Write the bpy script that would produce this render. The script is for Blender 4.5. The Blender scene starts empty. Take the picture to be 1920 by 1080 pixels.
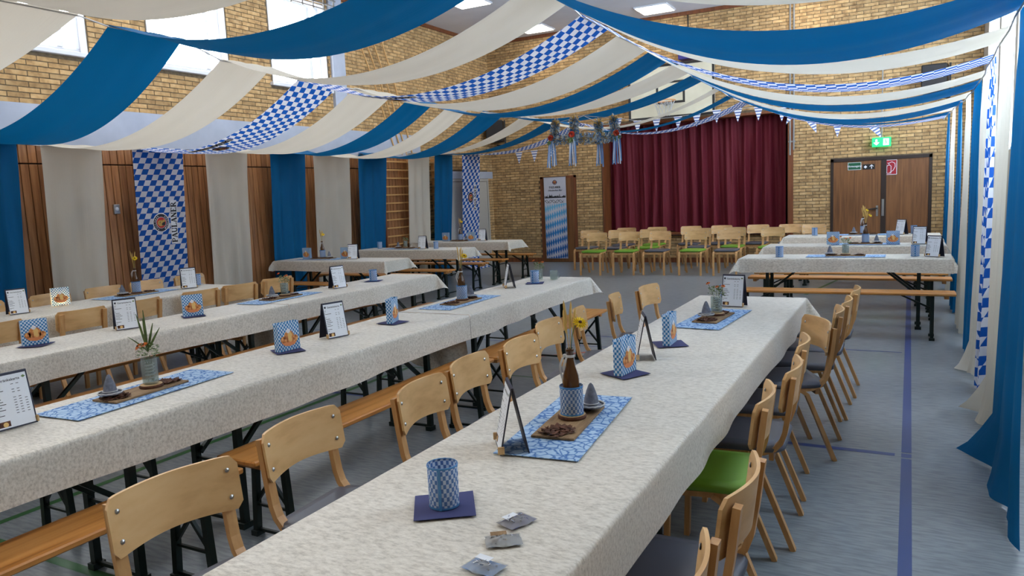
import bpy, math, random
from mathutils import Vector, Matrix
C = bpy.context.scene.collection
PI = math.pi
rnd = random.Random(7)

# ------------------------------------------------------------------ camera, light, exposure
def srgb(r, g, b):
    f = lambda c: (c/255/12.92) if c/255 <= .04045 else ((c/255+.055)/1.055)**2.4
    return (f(r), f(g), f(b), 1)

cam = bpy.data.objects.new('camera', bpy.data.cameras.new('camera'))
C.objects.link(cam)
X_AX = (0.881742, -0.019028, 0.471349); Y_AX = (0.469580, 0.130753, -0.873154); Z_AX = (-0.045016, 0.991232, 0.124226)
cam.matrix_world = Matrix((X_AX + (0,), Y_AX + (0,), Z_AX + (1.61,), (0, 0, 0, 1)))
cam.data.sensor_width = 36
cam.data.lens = 1389.0 * 36 / 1920
cam.data.clip_start = .05
cam.data.clip_end = 80
bpy.context.scene.camera = cam
SC = bpy.context.scene
SC.view_settings.view_transform = 'Standard'
SC.view_settings.look = 'None'
SC.view_settings.exposure = EXPOSURE = 0.62
SC.view_settings.gamma = 1
SC.view_settings.use_curve_mapping = False
SC.cycles.max_bounces = 6
SC.cycles.diffuse_bounces = 4
SC.cycles.glossy_bounces = 3
SC.cycles.transmission_bounces = 4
SC.cycles.transparent_max_bounces = 8
SC.cycles.sample_clamp_indirect = 4
SC.cycles.caustics_reflective = False
SC.cycles.caustics_refractive = False
WORLD_FILL = 0.6
WINDOW_LEFT = 8.0      # strength of the daylit panes in the left wall, added ones included
WINDOW_RIGHT = 8.0
PANEL = 8            # ceiling light panels
w = bpy.data.worlds.new('daylight'); SC.world = w; w.use_nodes = True
w.node_tree.nodes['Background'].inputs[0].default_value = (.75, .85, 1, 1)
w.node_tree.nodes['Background'].inputs[1].default_value = WORLD_FILL

# ------------------------------------------------------------------ materials
def new_mat(name):
    m = bpy.data.materials.new(name); m.use_nodes = True
    nt = m.node_tree
    return m, nt, nt.nodes['Principled BSDF']

def N(nt, t, **kw):
    n = nt.nodes.new(t)
    for k, v in kw.items(): setattr(n, k, v)
    return n

def mat(name, col, rough=.6, metal=0, **kw):
    m, nt, b = new_mat(name)
    b.inputs['Base Color'].default_value = col
    b.inputs['Roughness'].default_value = rough
    b.inputs['Metallic'].default_value = metal
    for k, v in kw.items(): b.inputs[k].default_value = v
    return m

def noisy(name, cols, scale=(1, 1, 1), nscale=5, detail=4, rough=.6, bump=0, bdist=.002, pos=(.3, .7), coord='Object', spec=.5, rvar=0, island=0, nrough=.55):
    m, nt, b = new_mat(name)
    tc = N(nt, 'ShaderNodeTexCoord'); mp = N(nt, 'ShaderNodeMapping'); mp.inputs['Scale'].default_value = scale
    no = N(nt, 'ShaderNodeTexNoise'); no.inputs['Scale'].default_value = nscale; no.inputs['Detail'].default_value = detail
    no.inputs['Roughness'].default_value = nrough
    cr = N(nt, 'ShaderNodeValToRGB')
    L = nt.links.new
    L(tc.outputs[coord], mp.inputs[0]); L(mp.outputs[0], no.inputs[0]); L(no.outputs[0], cr.inputs[0])
    el = cr.color_ramp.elements
    el[0].position = pos[0]; el[0].color = cols[0]; el[1].position = pos[1]; el[1].color = cols[-1]
    for i, c in enumerate(cols[1:-1]):
        e = el.new(pos[0] + (pos[1]-pos[0])*(i+1)/(len(cols)-1)); e.color = c
    out = cr.outputs[0]
    if rvar or island:
        oi = N(nt, 'ShaderNodeObjectInfo'); ge = N(nt, 'ShaderNodeNewGeometry')
        ad = N(nt, 'ShaderNodeMath', operation='ADD'); fr = N(nt, 'ShaderNodeMath', operation='FRACT')
        L(oi.outputs['Random'], ad.inputs[0]); L(ge.outputs['Random Per Island'], ad.inputs[1]); L(ad.outputs[0], fr.inputs[0])
        if not island: ad.inputs[1].default_value = 0; nt.links.remove(ad.inputs[1].links[0])
        mr = N(nt, 'ShaderNodeMapRange'); mr.inputs[3].default_value = 1-(rvar or island); mr.inputs[4].default_value = 1+(rvar or island)*.6
        L(fr.outputs[0], mr.inputs[0])
        hs = N(nt, 'ShaderNodeHueSaturation'); L(mr.outputs[0], hs.inputs['Value']); L(out, hs.inputs['Color'])
        # offset the texture per object too
        va = N(nt, 'ShaderNodeVectorMath', operation='ADD'); L(mp.outputs[0], va.inputs[0])
        ml = N(nt, 'ShaderNodeMath', operation='MULTIPLY'); ml.inputs[1].default_value = 37; L(fr.outputs[0], ml.inputs[0])
        L(ml.outputs[0], va.inputs[1]); L(va.outputs[0], no.inputs[0])
        out = hs.outputs[0]
    L(out, b.inputs['Base Color'])
    b.inputs['Roughness'].default_value = rough
    b.inputs['Specular IOR Level'].default_value = spec
    if bump:
        bu = N(nt, 'ShaderNodeBump'); bu.inputs['Strength'].default_value = bump; bu.inputs['Distance'].default_value = bdist
        L(no.outputs[0], bu.inputs['Height']); L(bu.outputs[0], b.inputs['Normal'])
    return m

def cloth_mat(name, colour_fn, rough=.7, trans=.35, bump=.3, streak=(2, 60, 60), sheen=0, tscale=1.0):
    """woven cloth: diffuse with some light passing through; colour_fn(nt) gives a colour socket or a value"""
    m, nt, b = new_mat(name); L = nt.links.new
    col = colour_fn(nt) if callable(colour_fn) else None
    tr = N(nt, 'ShaderNodeBsdfTranslucent'); mx = N(nt, 'ShaderNodeMixShader'); mx.inputs[0].default_value = trans
    if col is None:
        b.inputs['Base Color'].default_value = colour_fn
        tr.inputs[0].default_value = tuple(min(1, c*tscale) for c in colour_fn[:3]) + (1,)
    else:
        L(col, b.inputs['Base Color']); L(col, tr.inputs[0])
    b.inputs['Roughness'].default_value = rough; b.inputs['Specular IOR Level'].default_value = .25
    if sheen: b.inputs['Sheen Weight'].default_value = sheen
    tc = N(nt, 'ShaderNodeTexCoord'); mp = N(nt, 'ShaderNodeMapping'); mp.inputs['Scale'].default_value = streak
    no = N(nt, 'ShaderNodeTexNoise'); no.inputs['Scale'].default_value = 1; no.inputs['Detail'].default_value = 3
    bu = N(nt, 'ShaderNodeBump'); bu.inputs['Strength'].default_value = bump; bu.inputs['Distance'].default_value = .006
    L(tc.outputs['UV'], mp.inputs[0]); L(mp.outputs[0], no.inputs[0]); L(no.outputs[0], bu.inputs['Height'])
    L(bu.outputs[0], b.inputs['Normal']); L(bu.outputs[0], tr.inputs['Normal'])
    out = nt.nodes['Material Output']
    L(b.outputs[0], mx.inputs[1]); L(tr.outputs[0], mx.inputs[2]); L(mx.outputs[0], out.inputs[0])
    return m

def lozenges(cw, ch, shear, blue, white):
    """sheared chequer from the UV map (metres)"""
    def fn(nt):
        L = nt.links.new
        uv = N(nt, 'ShaderNodeUVMap'); se = N(nt, 'ShaderNodeSeparateXYZ'); L(uv.outputs[0], se.inputs[0])
        a = N(nt, 'ShaderNodeMath', operation='DIVIDE'); L(se.outputs[0], a.inputs[0]); a.inputs[1].default_value = ch
        s = N(nt, 'ShaderNodeMath', operation='MULTIPLY'); L(se.outputs[0], s.inputs[0]); s.inputs[1].default_value = shear
        t = N(nt, 'ShaderNodeMath', operation='ADD'); L(se.outputs[1], t.inputs[0]); L(s.outputs[0], t.inputs[1])
        d = N(nt, 'ShaderNodeMath', operation='DIVIDE'); L(t.outputs[0], d.inputs[0]); d.inputs[1].default_value = cw
        cb = N(nt, 'ShaderNodeCombineXYZ'); L(a.outputs[0], cb.inputs[0]); L(d.outputs[0], cb.inputs[1]); cb.inputs[2].default_value = .5
        ck = N(nt, 'ShaderNodeTexChecker'); ck.inputs['Scale'].default_value = 1
        ck.inputs['Color1'].default_value = blue; ck.inputs['Color2'].default_value = white
        L(cb.outputs[0], ck.inputs[0]); return ck.outputs[0]
    return fn

def emis(name, col, s, base=(.8, .8, .8, 1)):
    m, nt, b = new_mat(name)
    b.inputs['Base Color'].default_value = base
    b.inputs['Emission Color'].default_value = col; b.inputs['Emission Strength'].default_value = s
    return m

def glassy(name, tint, alpha, rough=.05):
    m, nt, b = new_mat(name); L = nt.links.new
    t = N(nt, 'ShaderNodeBsdfTransparent'); t.inputs[0].default_value = tint
    mx = N(nt, 'ShaderNodeMixShader'); mx.inputs[0].default_value = alpha
    b.inputs['Base Color'].default_value = tint; b.inputs['Roughness'].default_value = rough
    L(t.outputs[0], mx.inputs[1]); L(b.outputs[0], mx.inputs[2]); L(mx.outputs[0], nt.nodes['Material Output'].inputs[0])
    return m

BLUE = srgb(0, 102, 165)
M = {}
M['drape_blue'] = cloth_mat('drape_blue', srgb(0, 98, 150), trans=.26)
M['drape_white'] = cloth_mat('drape_white', srgb(220, 214, 200), trans=.34)
M['lozenge'] = cloth_mat('lozenge_print', lozenges(.088, .071, .46, srgb(24, 92, 185), srgb(228, 230, 238)), trans=.35, bump=.1)
M['lozenge_across'] = cloth_mat('lozenge_print_across', lozenges(.088, .071, .46, srgb(24, 84, 175), srgb(228, 230, 238)), trans=.35, bump=.1)
M['velvet'] = noisy('crushed_velvet', [srgb(176, 168, 154), srgb(210, 203, 189), srgb(228, 222, 210)], (1, 2.4, 2.0), 38, 7, .45, .6, .003, (.34, .66), nrough=.72, spec=.5)
M['velvet'].node_tree.nodes['Principled BSDF'].inputs['Sheen Weight'].default_value = .25
M['brick'] = noisy('yellow_brick', [srgb(138, 106, 68), srgb(188, 152, 102), srgb(210, 178, 130)], (1, 1, 1), 9, 5, .85, .4, .003, (.25, .75), island=.24)
M['mortar'] = noisy('mortar', [srgb(92, 78, 60), srgb(120, 104, 82)], (1, 1, 1), 20, 3, .95)
M['plank'] = noisy('larch_plank', [srgb(120, 76, 44), srgb(164, 110, 66), srgb(184, 132, 84)], (14, 14, .9), 2.2, 5, .5, .15, .002, (.25, .75), rvar=.22)
M['plank_gap'] = mat('plank_gap', srgb(38, 22, 14), .9)
M['ply'] = noisy('beech_plywood', [srgb(192, 146, 92), srgb(218, 174, 118), srgb(226, 186, 132)], (2.5, 9, 9), 1.6, 4, .38, .04, .001, (.25, .75), rvar=.08)
M['ply_frame'] = noisy('beech_frame', [srgb(186, 136, 82), srgb(212, 164, 108)], (9, 9, 1.5), 3, 4, .4, 0, rvar=.06)
M['pine'] = noisy('lacquered_pine', [srgb(158, 96, 40), srgb(206, 142, 74), srgb(218, 158, 90)], (1, 14, 14), 1.1, 6, .3, .05, .001, (.3, .62), rvar=.1)
M['pine_y'] = noisy('lacquered_pine_top', [srgb(142, 82, 30), srgb(200, 134, 66), srgb(216, 152, 84)], (22, 1.0, 14), 1.3, 6, .28, .05, .001, (.3, .6), rvar=.1)
M['green_metal'] = mat('dark_green_steel', srgb(16, 32, 28), .4, .3)
M['steel'] = mat('steel', srgb(190, 190, 188), .3, 1)
M['seat_grey'] = mat('grey_vinyl', srgb(82, 84, 94), .38)
M['seat_green'] = mat('green_vinyl', srgb(112, 158, 44), .4)
M['grey_paint'] = noisy('grey_paint', [srgb(166, 174, 190), srgb(178, 186, 202)], (1, 1, 1), 3, 3, .6)
M['grey_door'] = mat('grey_door_paint', srgb(178, 174, 166), .5)
M['white_frame'] = mat('white_window_frame', srgb(224, 226, 232), .4)
M['ceiling'] = noisy('ceiling_panel', [srgb(214, 215, 222), srgb(222, 223, 230)], (1, 1, 1), 2, 3, .9)
M['pane'] = emis('daylit_pane', (.93, .97, 1, 1), WINDOW_LEFT)
M['pane_right'] = emis('daylit_pane_blue', (.72, .86, 1, 1), WINDOW_RIGHT)
M['light_panel'] = emis('light_panel', (1, .93, .82, 1), PANEL)
M['dark_wood'] = noisy('dark_door_veneer', [srgb(98, 60, 30), srgb(124, 80, 42), srgb(138, 92, 52)], (16, 16, .7), 2, 5, .5, 0, pos=(.3, .7))
M['frame_wood'] = mat('dark_frame', srgb(44, 28, 18), .5)
M['stage_wood'] = noisy('stage_wood', [srgb(104, 58, 30), srgb(136, 78, 42)], (12, 12, 1), 2, 4, .5)
M['curtain'] = mat('wine_velvet', srgb(100, 5, 28), .75, **{'Sheen Weight': .05, 'Sheen Tint': (1, .2, .35, 1)})
M['black'] = mat('black_plastic', srgb(24, 22, 22), .5)
M['board_white'] = noisy('painted_board', [srgb(206, 198, 172), srgb(222, 216, 192)], (1, 1, 1), 2, 3, .6)
M['navy'] = mat('navy_print', srgb(20, 24, 44), .6)
M['ink'] = mat('black_ink', srgb(28, 26, 30), .6)
M['white_ink'] = mat('white_ink', srgb(232, 232, 236), .6)
M['red_ink'] = mat('red_ink', srgb(196, 34, 30), .6)
M['gold_ink'] = mat('gold_ink', srgb(190, 150, 70), .5)
M['paper'] = mat('white_paper', srgb(226, 230, 236), .7)
M['card_navy'] = mat('navy_board', srgb(34, 36, 56), .55)
M['napkin'] = mat('navy_napkin', srgb(58, 62, 108), .85)
M['check_paper'] = cloth_mat('check_paper', lozenges(.012, .0105, 0, srgb(56, 128, 186), srgb(210, 226, 238)), trans=.3, bump=0)
M['check_sleeve'] = cloth_mat('check_sleeve', lozenges(.008, .012, 0, srgb(112, 148, 200), srgb(222, 232, 242)), trans=.45, bump=0)
M['sleeve_band'] = mat('blue_band', srgb(66, 128, 184), .4)
M['hopper'] = noisy('printed_pretzel', [srgb(120, 62, 30), srgb(206, 126, 62), srgb(232, 196, 130)], (1, 1, 1), 60, 3, .6, 0, pos=(.3, .7))
M['bread'] = mat('bread_orange', srgb(214, 130, 78), .6)
M['beige_mug'] = mat('beer_gold', srgb(224, 184, 112), .5)
M['felt'] = noisy('grey_felt', [srgb(92, 96, 108), srgb(122, 126, 138)], (1, 1, 1), 60, 3, .95)
M['rope'] = mat('white_cord', srgb(196, 196, 196), .8)
M['raw_wood'] = noisy('rough_board', [srgb(120, 92, 62), srgb(158, 128, 92)], (12, 2, 12), 6, 4, .8, .2)
M['slice'] = noisy('wood_slice', [srgb(176, 140, 96), srgb(206, 172, 126)], (1, 1, 1), 30, 3, .8)
M['bark'] = noisy('dried_flower', [srgb(58, 32, 22), srgb(108, 66, 44)], (1, 1, 1), 40, 3, .85)
M['brown_glass'] = mat('brown_glass', srgb(78, 46, 16), .08, 0, **{'Coat Weight': .3})
M['wheat'] = mat('wheat', srgb(206, 170, 96), .7)
M['yellow'] = mat('yellow_petal', srgb(238, 204, 22), .6)
M['orange'] = mat('orange_petal', srgb(228, 122, 40), .6)
M['red_flower'] = mat('red_paper', srgb(196, 66, 40), .7)
M['leaf'] = noisy('leaf_green', [srgb(58, 84, 40), srgb(104, 128, 66)], (1, 1, 1), 30, 2, .5)
M['leaf_pale'] = noisy('leaf_pale', [srgb(120, 136, 92), srgb(188, 196, 160)], (1, 1, 1), 30, 2, .6)
M['glass'] = glassy('clear_glass', srgb(226, 232, 230), .16)
M['foil'] = mat('foil', srgb(206, 208, 212), .18, .9)
M['film'] = glassy('clear_film', srgb(222, 222, 220), .3, .1)
M['tinsel_blue'] = mat('tinsel_blue', srgb(70, 132, 190), .35, .1)
M['tinsel_silver'] = mat('tinsel_silver', srgb(214, 226, 232), .35, .1)
M['tinsel_gold'] = mat('tinsel_gold', srgb(206, 172, 100), .45, .0)
M['ribbon_blue'] = mat('ribbon_blue', srgb(98, 152, 214), .4)
M['ribbon_white'] = mat('ribbon_white', srgb(222, 228, 238), .4)
M['sign_green'] = mat('sign_green', srgb(10, 84, 52), .5)
M['exit_green'] = emis('exit_green', (.01, .6, .13, 1), 1.1, (.02, .5, .15, 1))
M['exit_white'] = emis('exit_white', (.75, 1, .85, 1), 1.6)
M['sign_red'] = mat('sign_red', srgb(160, 24, 36), .5)
M['flame'] = emis('flame', (1, .42, .1, 1), 30)
M['wax'] = mat('wax', srgb(230, 220, 200), .5)
M['conduit'] = mat('grey_conduit', srgb(140, 140, 138), .5, .3)
M['line_blue'] = mat('line_blue', srgb(44, 68, 128), .4)
M['line_green'] = mat('line_green', srgb(52, 104, 58), .4)
M['line_red'] = mat('line_red', srgb(190, 84, 66), .4)
M['line_dark'] = mat('line_dark', srgb(56, 62, 74), .4)
M['unit_blue'] = mat('unit_blue', srgb(44, 40, 120), .5)
M['wood_bar'] = mat('ash_rung', srgb(206, 160, 100), .45)
M['plaster'] = mat('plaster', srgb(170, 162, 148), .9)

def floor_mat():
    m, nt, b = new_mat('vinyl_floor'); L = nt.links.new
    tc = N(nt, 'ShaderNodeTexCoord')
    def noise(sc, s, d):
        mp = N(nt, 'ShaderNodeMapping'); mp.inputs['Scale'].default_value = sc
        no = N(nt, 'ShaderNodeTexNoise'); no.inputs['Scale'].default_value = s; no.inputs['Detail'].default_value = d
        L(tc.outputs['Object'], mp.inputs[0]); L(mp.outputs[0], no.inputs[0]); return no
    a = noise((4, 22, 1), 2.5, 6); c = noise((1, 1, 1), .7, 2)
    cr = N(nt, 'ShaderNodeValToRGB'); cr.color_ramp.elements[0].position = .36; cr.color_ramp.elements[1].position = .6
    cr.color_ramp.elements[0].color = srgb(112, 121, 128); cr.color_ramp.elements[1].color = srgb(138, 146, 151)
    L(a.outputs[0], cr.inputs[0])
    hs = N(nt, 'ShaderNodeHueSaturation'); mr = N(nt, 'ShaderNodeMapRange'); mr.inputs[3].default_value = .88; mr.inputs[4].default_value = 1.1
    L(c.outputs[0], mr.inputs[0]); L(mr.outputs[0], hs.inputs['Value']); L(cr.outputs[0], hs.inputs['Color']); L(hs.outputs[0], b.inputs['Base Color'])
    b.inputs['Roughness'].default_value = .3
    b.inputs['Specular IOR Level'].default_value = .5
    bu = N(nt, 'ShaderNodeBump'); bu.inputs['Strength'].default_value = .05; bu.inputs['Distance'].default_value = .01
    L(c.outputs[0], bu.inputs['Height']); L(bu.outputs[0], b.inputs['Normal'])
    return m
M['floor'] = floor_mat()

def runner_mat():
    m, nt, b = new_mat('runner_mesh'); L = nt.links.new
    tc = N(nt, 'ShaderNodeTexCoord')
    no = N(nt, 'ShaderNodeTexNoise'); no.inputs['Scale'].default_value = 18; no.inputs['Detail'].default_value = 2
    mx = N(nt, 'ShaderNodeMix', data_type='VECTOR'); mx.inputs[0].default_value = .05
    L(tc.outputs['Object'], no.inputs[0]); L(tc.outputs['Object'], mx.inputs[4]); L(no.outputs['Color'], mx.inputs[5])
    vo = N(nt, 'ShaderNodeTexVoronoi', feature='DISTANCE_TO_EDGE'); vo.inputs['Scale'].default_value = 30
    L(mx.outputs[1], vo.inputs['Vector'])
    cr = N(nt, 'ShaderNodeValToRGB'); e = cr.color_ramp.elements
    e[0].position = .02; e[0].color = srgb(60, 110, 178); e[1].position = .13; e[1].color = srgb(168, 196, 222)
    L(vo.outputs['Distance'], cr.inputs[0]); L(cr.outputs[0], b.inputs['Base Color']); b.inputs['Roughness'].default_value = .8
    return m
M['runner'] = runner_mat()

# ------------------------------------------------------------------ mesh helpers
class MB:
    def __init__(s): s.v = []; s.f = []; s.mi = []; s.sm = []; s.uv = []
    def add(s, vs, fs, mi=0, smooth=False, uv=None):
        o = len(s.v); s.v += [tuple(p) for p in vs]
        for k, f in enumerate(fs):
            s.f.append(tuple(i+o for i in f)); s.mi.append(mi); s.sm.append(smooth)
            s.uv.append([uv[i] for i in f] if uv else None)
        return s
    def box(s, x0, x1, y0, y1, z0, z1, mi=0, c=0):
        if c:   # chamfered along every edge
            vs = []; 
            for sx, xx in ((-1, x0), (1, x1)):
                for sy, yy in ((-1, y0), (1, y1)):
                    for sz, zz in ((-1, z0), (1, z1)):
                        vs += [(xx, yy-sy*c, zz-sz*c), (xx-sx*c, yy, zz-sz*c), (xx-sx*c, yy-sy*c, zz)]
            def I(a, b_, d, k): return (a*4+b_*2+d)*3+k
            fs = []
            fs += [(I(0,0,0,0), I(0,0,1,0), I(0,1,1,0), I(0,1,0,0)), (I(1,0,0,0), I(1,1,0,0), I(1,1,1,0), I(1,0,1,0))]
            fs += [(I(0,0,0,1), I(1,0,0,1), I(1,0,1,1), I(0,0,1,1)), (I(0,1,0,1), I(0,1,1,1), I(1,1,1,1), I(1,1,0,1))]
            fs += [(I(0,0,0,2), I(0,1,0,2), I(1,1,0,2), I(1,0,0,2)), (I(0,0,1,2), I(1,0,1,2), I(1,1,1,2), I(0,1,1,2))]
            for a in (0, 1):
                for b_ in (0, 1):
                    q = [(I(a,b_,0,0), I(a,b_,1,0), I(a,b_,1,1), I(a,b_,0,1)), (I(a,0,b_,0), I(a,0,b_,2), I(a,1,b_,2), I(a,1,b_,0)), (I(0,a,b_,1), I(1,a,b_,1), I(1,a,b_,2), I(0,a,b_,2))]
                    fs += q
            for a in (0, 1):
                for b_ in (0, 1):
                    for d in (0, 1): fs.append((I(a,b_,d,0), I(a,b_,d,1), I(a,b_,d,2)))
            return s.add(vs, fs, mi)
        vs = [(x, y, z) for x in (x0, x1) for y in (y0, y1) for z in (z0, z1)]
        return s.add(vs, [(0,1,3,2), (4,6,7,5), (0,4,5,1), (2,3,7,6), (0,2,6,4), (1,5,7,3)], mi)
    def bar(s, p, q, w, t, mi=0, up=(0, 0, 1)):
        """rectangular bar from p to q; w across (perpendicular to up), t along up"""
        p = Vector(p); q = Vector(q); d = (q-p).normalized(); u = Vector(up)
        if abs(d.dot(u)) > .98: u = Vector((0, 1, 0)) if abs(d.y) < .9 else Vector((1, 0, 0))
        a = d.cross(u).normalized(); b = a.cross(d).normalized()
        vs = [c + a*(w/2*i) + b*(t/2*j) for c in (p, q) for i, j in ((-1,-1), (1,-1), (1,1), (-1,1))]
        return s.add(vs, [(0,1,2,3), (7,6,5,4), (0,4,5,1), (1,5,6,2), (2,6,7,3), (3,7,4,0)], mi)
    def tube(s, pts, r, n=8, mi=0, caps=True, smooth=True):
        pts = [Vector(p) for p in pts]; m = len(pts)
        rs = r if isinstance(r, (list, tuple)) else [r]*m
        vs = []; prev = None
        for i, p in enumerate(pts):
            d = (pts[min(i+1, m-1)] - pts[max(i-1, 0)]).normalized()
            if prev is None:
                a = d.cross(Vector((0, 0, 1)) if abs(d.z) < .9 else Vector((1, 0, 0))).normalized()
            else: a = (prev - d*prev.dot(d)).normalized()
            prev = a; b = d.cross(a)
            for k in range(n):
                t = 2*PI*k/n; vs.append(p + (a*math.cos(t)+b*math.sin(t))*rs[i])
        fs = [(i*n+k, i*n+(k+1) % n, (i+1)*n+(k+1) % n, (i+1)*n+k) for i in range(m-1) for k in range(n)]
        s.add(vs, fs, mi, smooth)
        if caps: s.add([vs[k] for k in range(n)], [tuple(range(n))[::-1]], mi); s.add([vs[(m-1)*n+k] for k in range(n)], [tuple(range(n))], mi)
        return s
    def lathe(s, prof, n=20, c=(0, 0, 0), mi=0, smooth=True, uv=False):
        vs = []; us = []
        nn = n+1
        ln = 0
        for j, (r, z) in enumerate(prof):
            if j: ln += math.hypot(r-prof[j-1][0], z-prof[j-1][1])
            for k in range(nn):
                t = 2*PI*k/n; vs.append((c[0]+r*math.cos(t), c[1]+r*math.sin(t), c[2]+z)); us.append((ln, t*max(p[0] for p in prof)))
        fs = [(j*nn+k, j*nn+k+1, (j+1)*nn+k+1, (j+1)*nn+k) for j in range(len(prof)-1) for k in range(n)]
        return s.add(vs, fs, mi, smooth, us if uv else None)
    def sweep(s, path, w, t, x0, mi=0):
        """flat ply band: path of (y,z) points, width w about x0, thickness t"""
        m = len(path); vs = []
        for i, (y, z) in enumerate(path):
            a = Vector(path[max(i-1, 0)]); b = Vector(path[min(i+1, m-1)]); d = (b-a).normalized(); nrm = Vector((-d.y, d.x))
            for sx, sn in ((-1, -1), (1, -1), (1, 1), (-1, 1)): vs.append((x0+sx*w/2, y+nrm.x*sn*t/2, z+nrm.y*sn*t/2))
        fs = [(i*4+k, i*4+(k+1) % 4, (i+1)*4+(k+1) % 4, (i+1)*4+k) for i in range(m-1) for k in range(4)]
        fs += [(3, 2, 1, 0), tuple((m-1)*4+k for k in range(4))]
        return s.add(vs, fs, mi)
    def grid(s, fn, nu, nv, mi=0, smooth=True, uvfn=None):
        vs = [fn(i/nu, j/nv) for i in range(nu+1) for j in range(nv+1)]
        us = [uvfn(i/nu, j/nv) for i in range(nu+1) for j in range(nv+1)] if uvfn else None
        fs = [(i*(nv+1)+j, (i+1)*(nv+1)+j, (i+1)*(nv+1)+j+1, i*(nv+1)+j+1) for i in range(nu) for j in range(nv)]
        return s.add(vs, fs, mi, smooth, us)
    def mesh(s, name, mats):
        me = bpy.data.meshes.new(name); me.from_pydata(s.v, [], s.f)
        for m in mats: me.materials.append(M[m] if isinstance(m, str) else m)
        me.polygons.foreach_set('material_index', s.mi); me.polygons.foreach_set('use_smooth', s.sm)
        if any(u is not None for u in s.uv):
            lay = me.uv_layers.new(name='UVMap'); k = 0; flat = []
            for f, u in zip(s.f, s.uv):
                for i in range(len(f)): flat += list(u[i]) if u else [0, 0]
            lay.data.foreach_set('uv', flat)
        me.update(); return me
    def build(s, name, mats, parent=None, loc=None, smooth_angle=None):
        if not isinstance(mats, (list, tuple)): mats = [mats]
        o = bpy.data.objects.new(name, s.mesh(name, mats)); C.objects.link(o)
        if parent: o.parent = parent
        if loc: o.location = loc
        return o

def tag(o, label=None, cat=None, group=None, kind=None):
    if label: o['label'] = label
    if cat: o['category'] = cat
    if group: o['group'] = group
    if kind: o['kind'] = kind
    return o
def empty(name, loc=(0, 0, 0), rz=0):
    o = bpy.data.objects.new(name, None); C.objects.link(o); o.location = loc; o.rotation_euler = (0, 0, rz); o.empty_display_size = .1
    return o
def copy_tree(o, parent=None):
    c = o.copy(); C.objects.link(c); c.parent = parent
    for k in ('label', 'group'):
        if parent is None and k in c: del c[k]
    for ch in KIDS.get(o.name, None) or [x for x in o.children]: copy_tree(ch, c)
    return c
KIDS = {}
PROTO = {}
def inst(fn, loc, rz, label, cat, group=None, **kw):
    key = (fn.__name__,) + tuple(sorted(kw.items()))
    if key in PROTO: r = copy_tree(PROTO[key])
    else: r = PROTO[key] = fn(**kw)
    r.location = loc; r.rotation_euler = (0, 0, rz)
    return tag(r, label, cat, group)
def bevel(o, w=.003, seg=2):
    m = o.modifiers.new('bevel', 'BEVEL'); m.width = w; m.segments = seg; m.limit_method = 'ANGLE'; m.angle_limit = .6
    return o
def struct(o): o['kind'] = 'structure'; return o

# ------------------------------------------------------------------ flat print (lettering, emblems)
class Print:
    def __init__(s): s.p = []      # (points2d, faces, material, layer)
    def poly(s, pts, m, l=0): s.p.append((list(pts), [tuple(range(len(pts)))], m, l)); return s
    def rect(s, x0, y0, x1, y1, m, l=0, n=1, k=1):
        pts = [(x0+(x1-x0)*i/n, y0+(y1-y0)*j/k) for i in range(n+1) for j in range(k+1)]
        s.p.append((pts, [(i*(k+1)+j, (i+1)*(k+1)+j, (i+1)*(k+1)+j+1, i*(k+1)+j+1) for i in range(n) for j in range(k)], m, l)); return s
    def disc(s, x, y, r, m, l=0, n=28, r0=0, rings=3, a0=0, a1=2*PI):
        pts = []; R = [r0+(r-r0)*j/rings for j in range(rings+1)]
        for rr in R:
            for k in range(n+1): t = a0+(a1-a0)*k/n; pts.append((x+rr*math.cos(t), y+rr*math.sin(t)))
        s.p.append((pts, [(j*(n+1)+k, j*(n+1)+k+1, (j+1)*(n+1)+k+1, (j+1)*(n+1)+k) for j in range(rings) for k in range(n)], m, l)); return s
    def stroke(s, pts, w, m, l=0, sub=1):
        for (x0, y0), (x1, y1) in zip(pts, pts[1:]):
            d = math.hypot(x1-x0, y1-y0) or 1e-6; nx, ny = -(y1-y0)/d*w/2, (x1-x0)/d*w/2; ex, ey = (x1-x0)/d*w*.2, (y1-y0)/d*w*.2
            q = []
            for i in range(sub+1):
                t = i/sub; x = x0+(x1-x0)*t; y = y0+(y1-y0)*t
                if i == 0: x -= ex; y -= ey
                if i == sub: x += ex; y += ey
                q += [(x+nx, y+ny), (x-nx, y-ny)]
            s.p.append((q, [(2*i, 2*i+1, 2*i+3, 2*i+2) for i in range(sub)], m, l))
        return s
    def xf(s, other, fn):
        for pts, fs, m, l in other.p: s.p.append(([fn(*p) for p in pts], fs, m, l))
        return s
    def build(s, name, parent, fn, eps=.0012, step=.0008):
        """fn(x, y, off) -> 3-D point at distance off from the surface"""
        mats = []; mb = MB()
        for pts, fs, m, l in s.p:
            if m not in mats: mats.append(m)
            mb.add([fn(x, y, eps+l*step) for x, y in pts], fs, mats.index(m))
        return mb.build(name, mats, parent)

_txt = {}
def text2d(body, size=1.0):
    """outline of a word from the built-in font, centred on x"""
    if body not in _txt:
        cu = bpy.data.curves.new('lettering', 'FONT'); cu.body = body; cu.align_x = 'CENTER'; cu.resolution_u = 2; cu.size = 1; cu.offset = .012
        ob = bpy.data.objects.new('lettering', cu); me = bpy.data.meshes.new_from_object(ob)
        _txt[body] = ([(v.co.x, v.co.y) for v in me.vertices], [tuple(p.vertices) for p in me.polygons])
        bpy.data.objects.remove(ob); bpy.data.curves.remove(cu); bpy.data.meshes.remove(me)
    v, f = _txt[body]
    return [(x*size, y*size) for x, y in v], f

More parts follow.
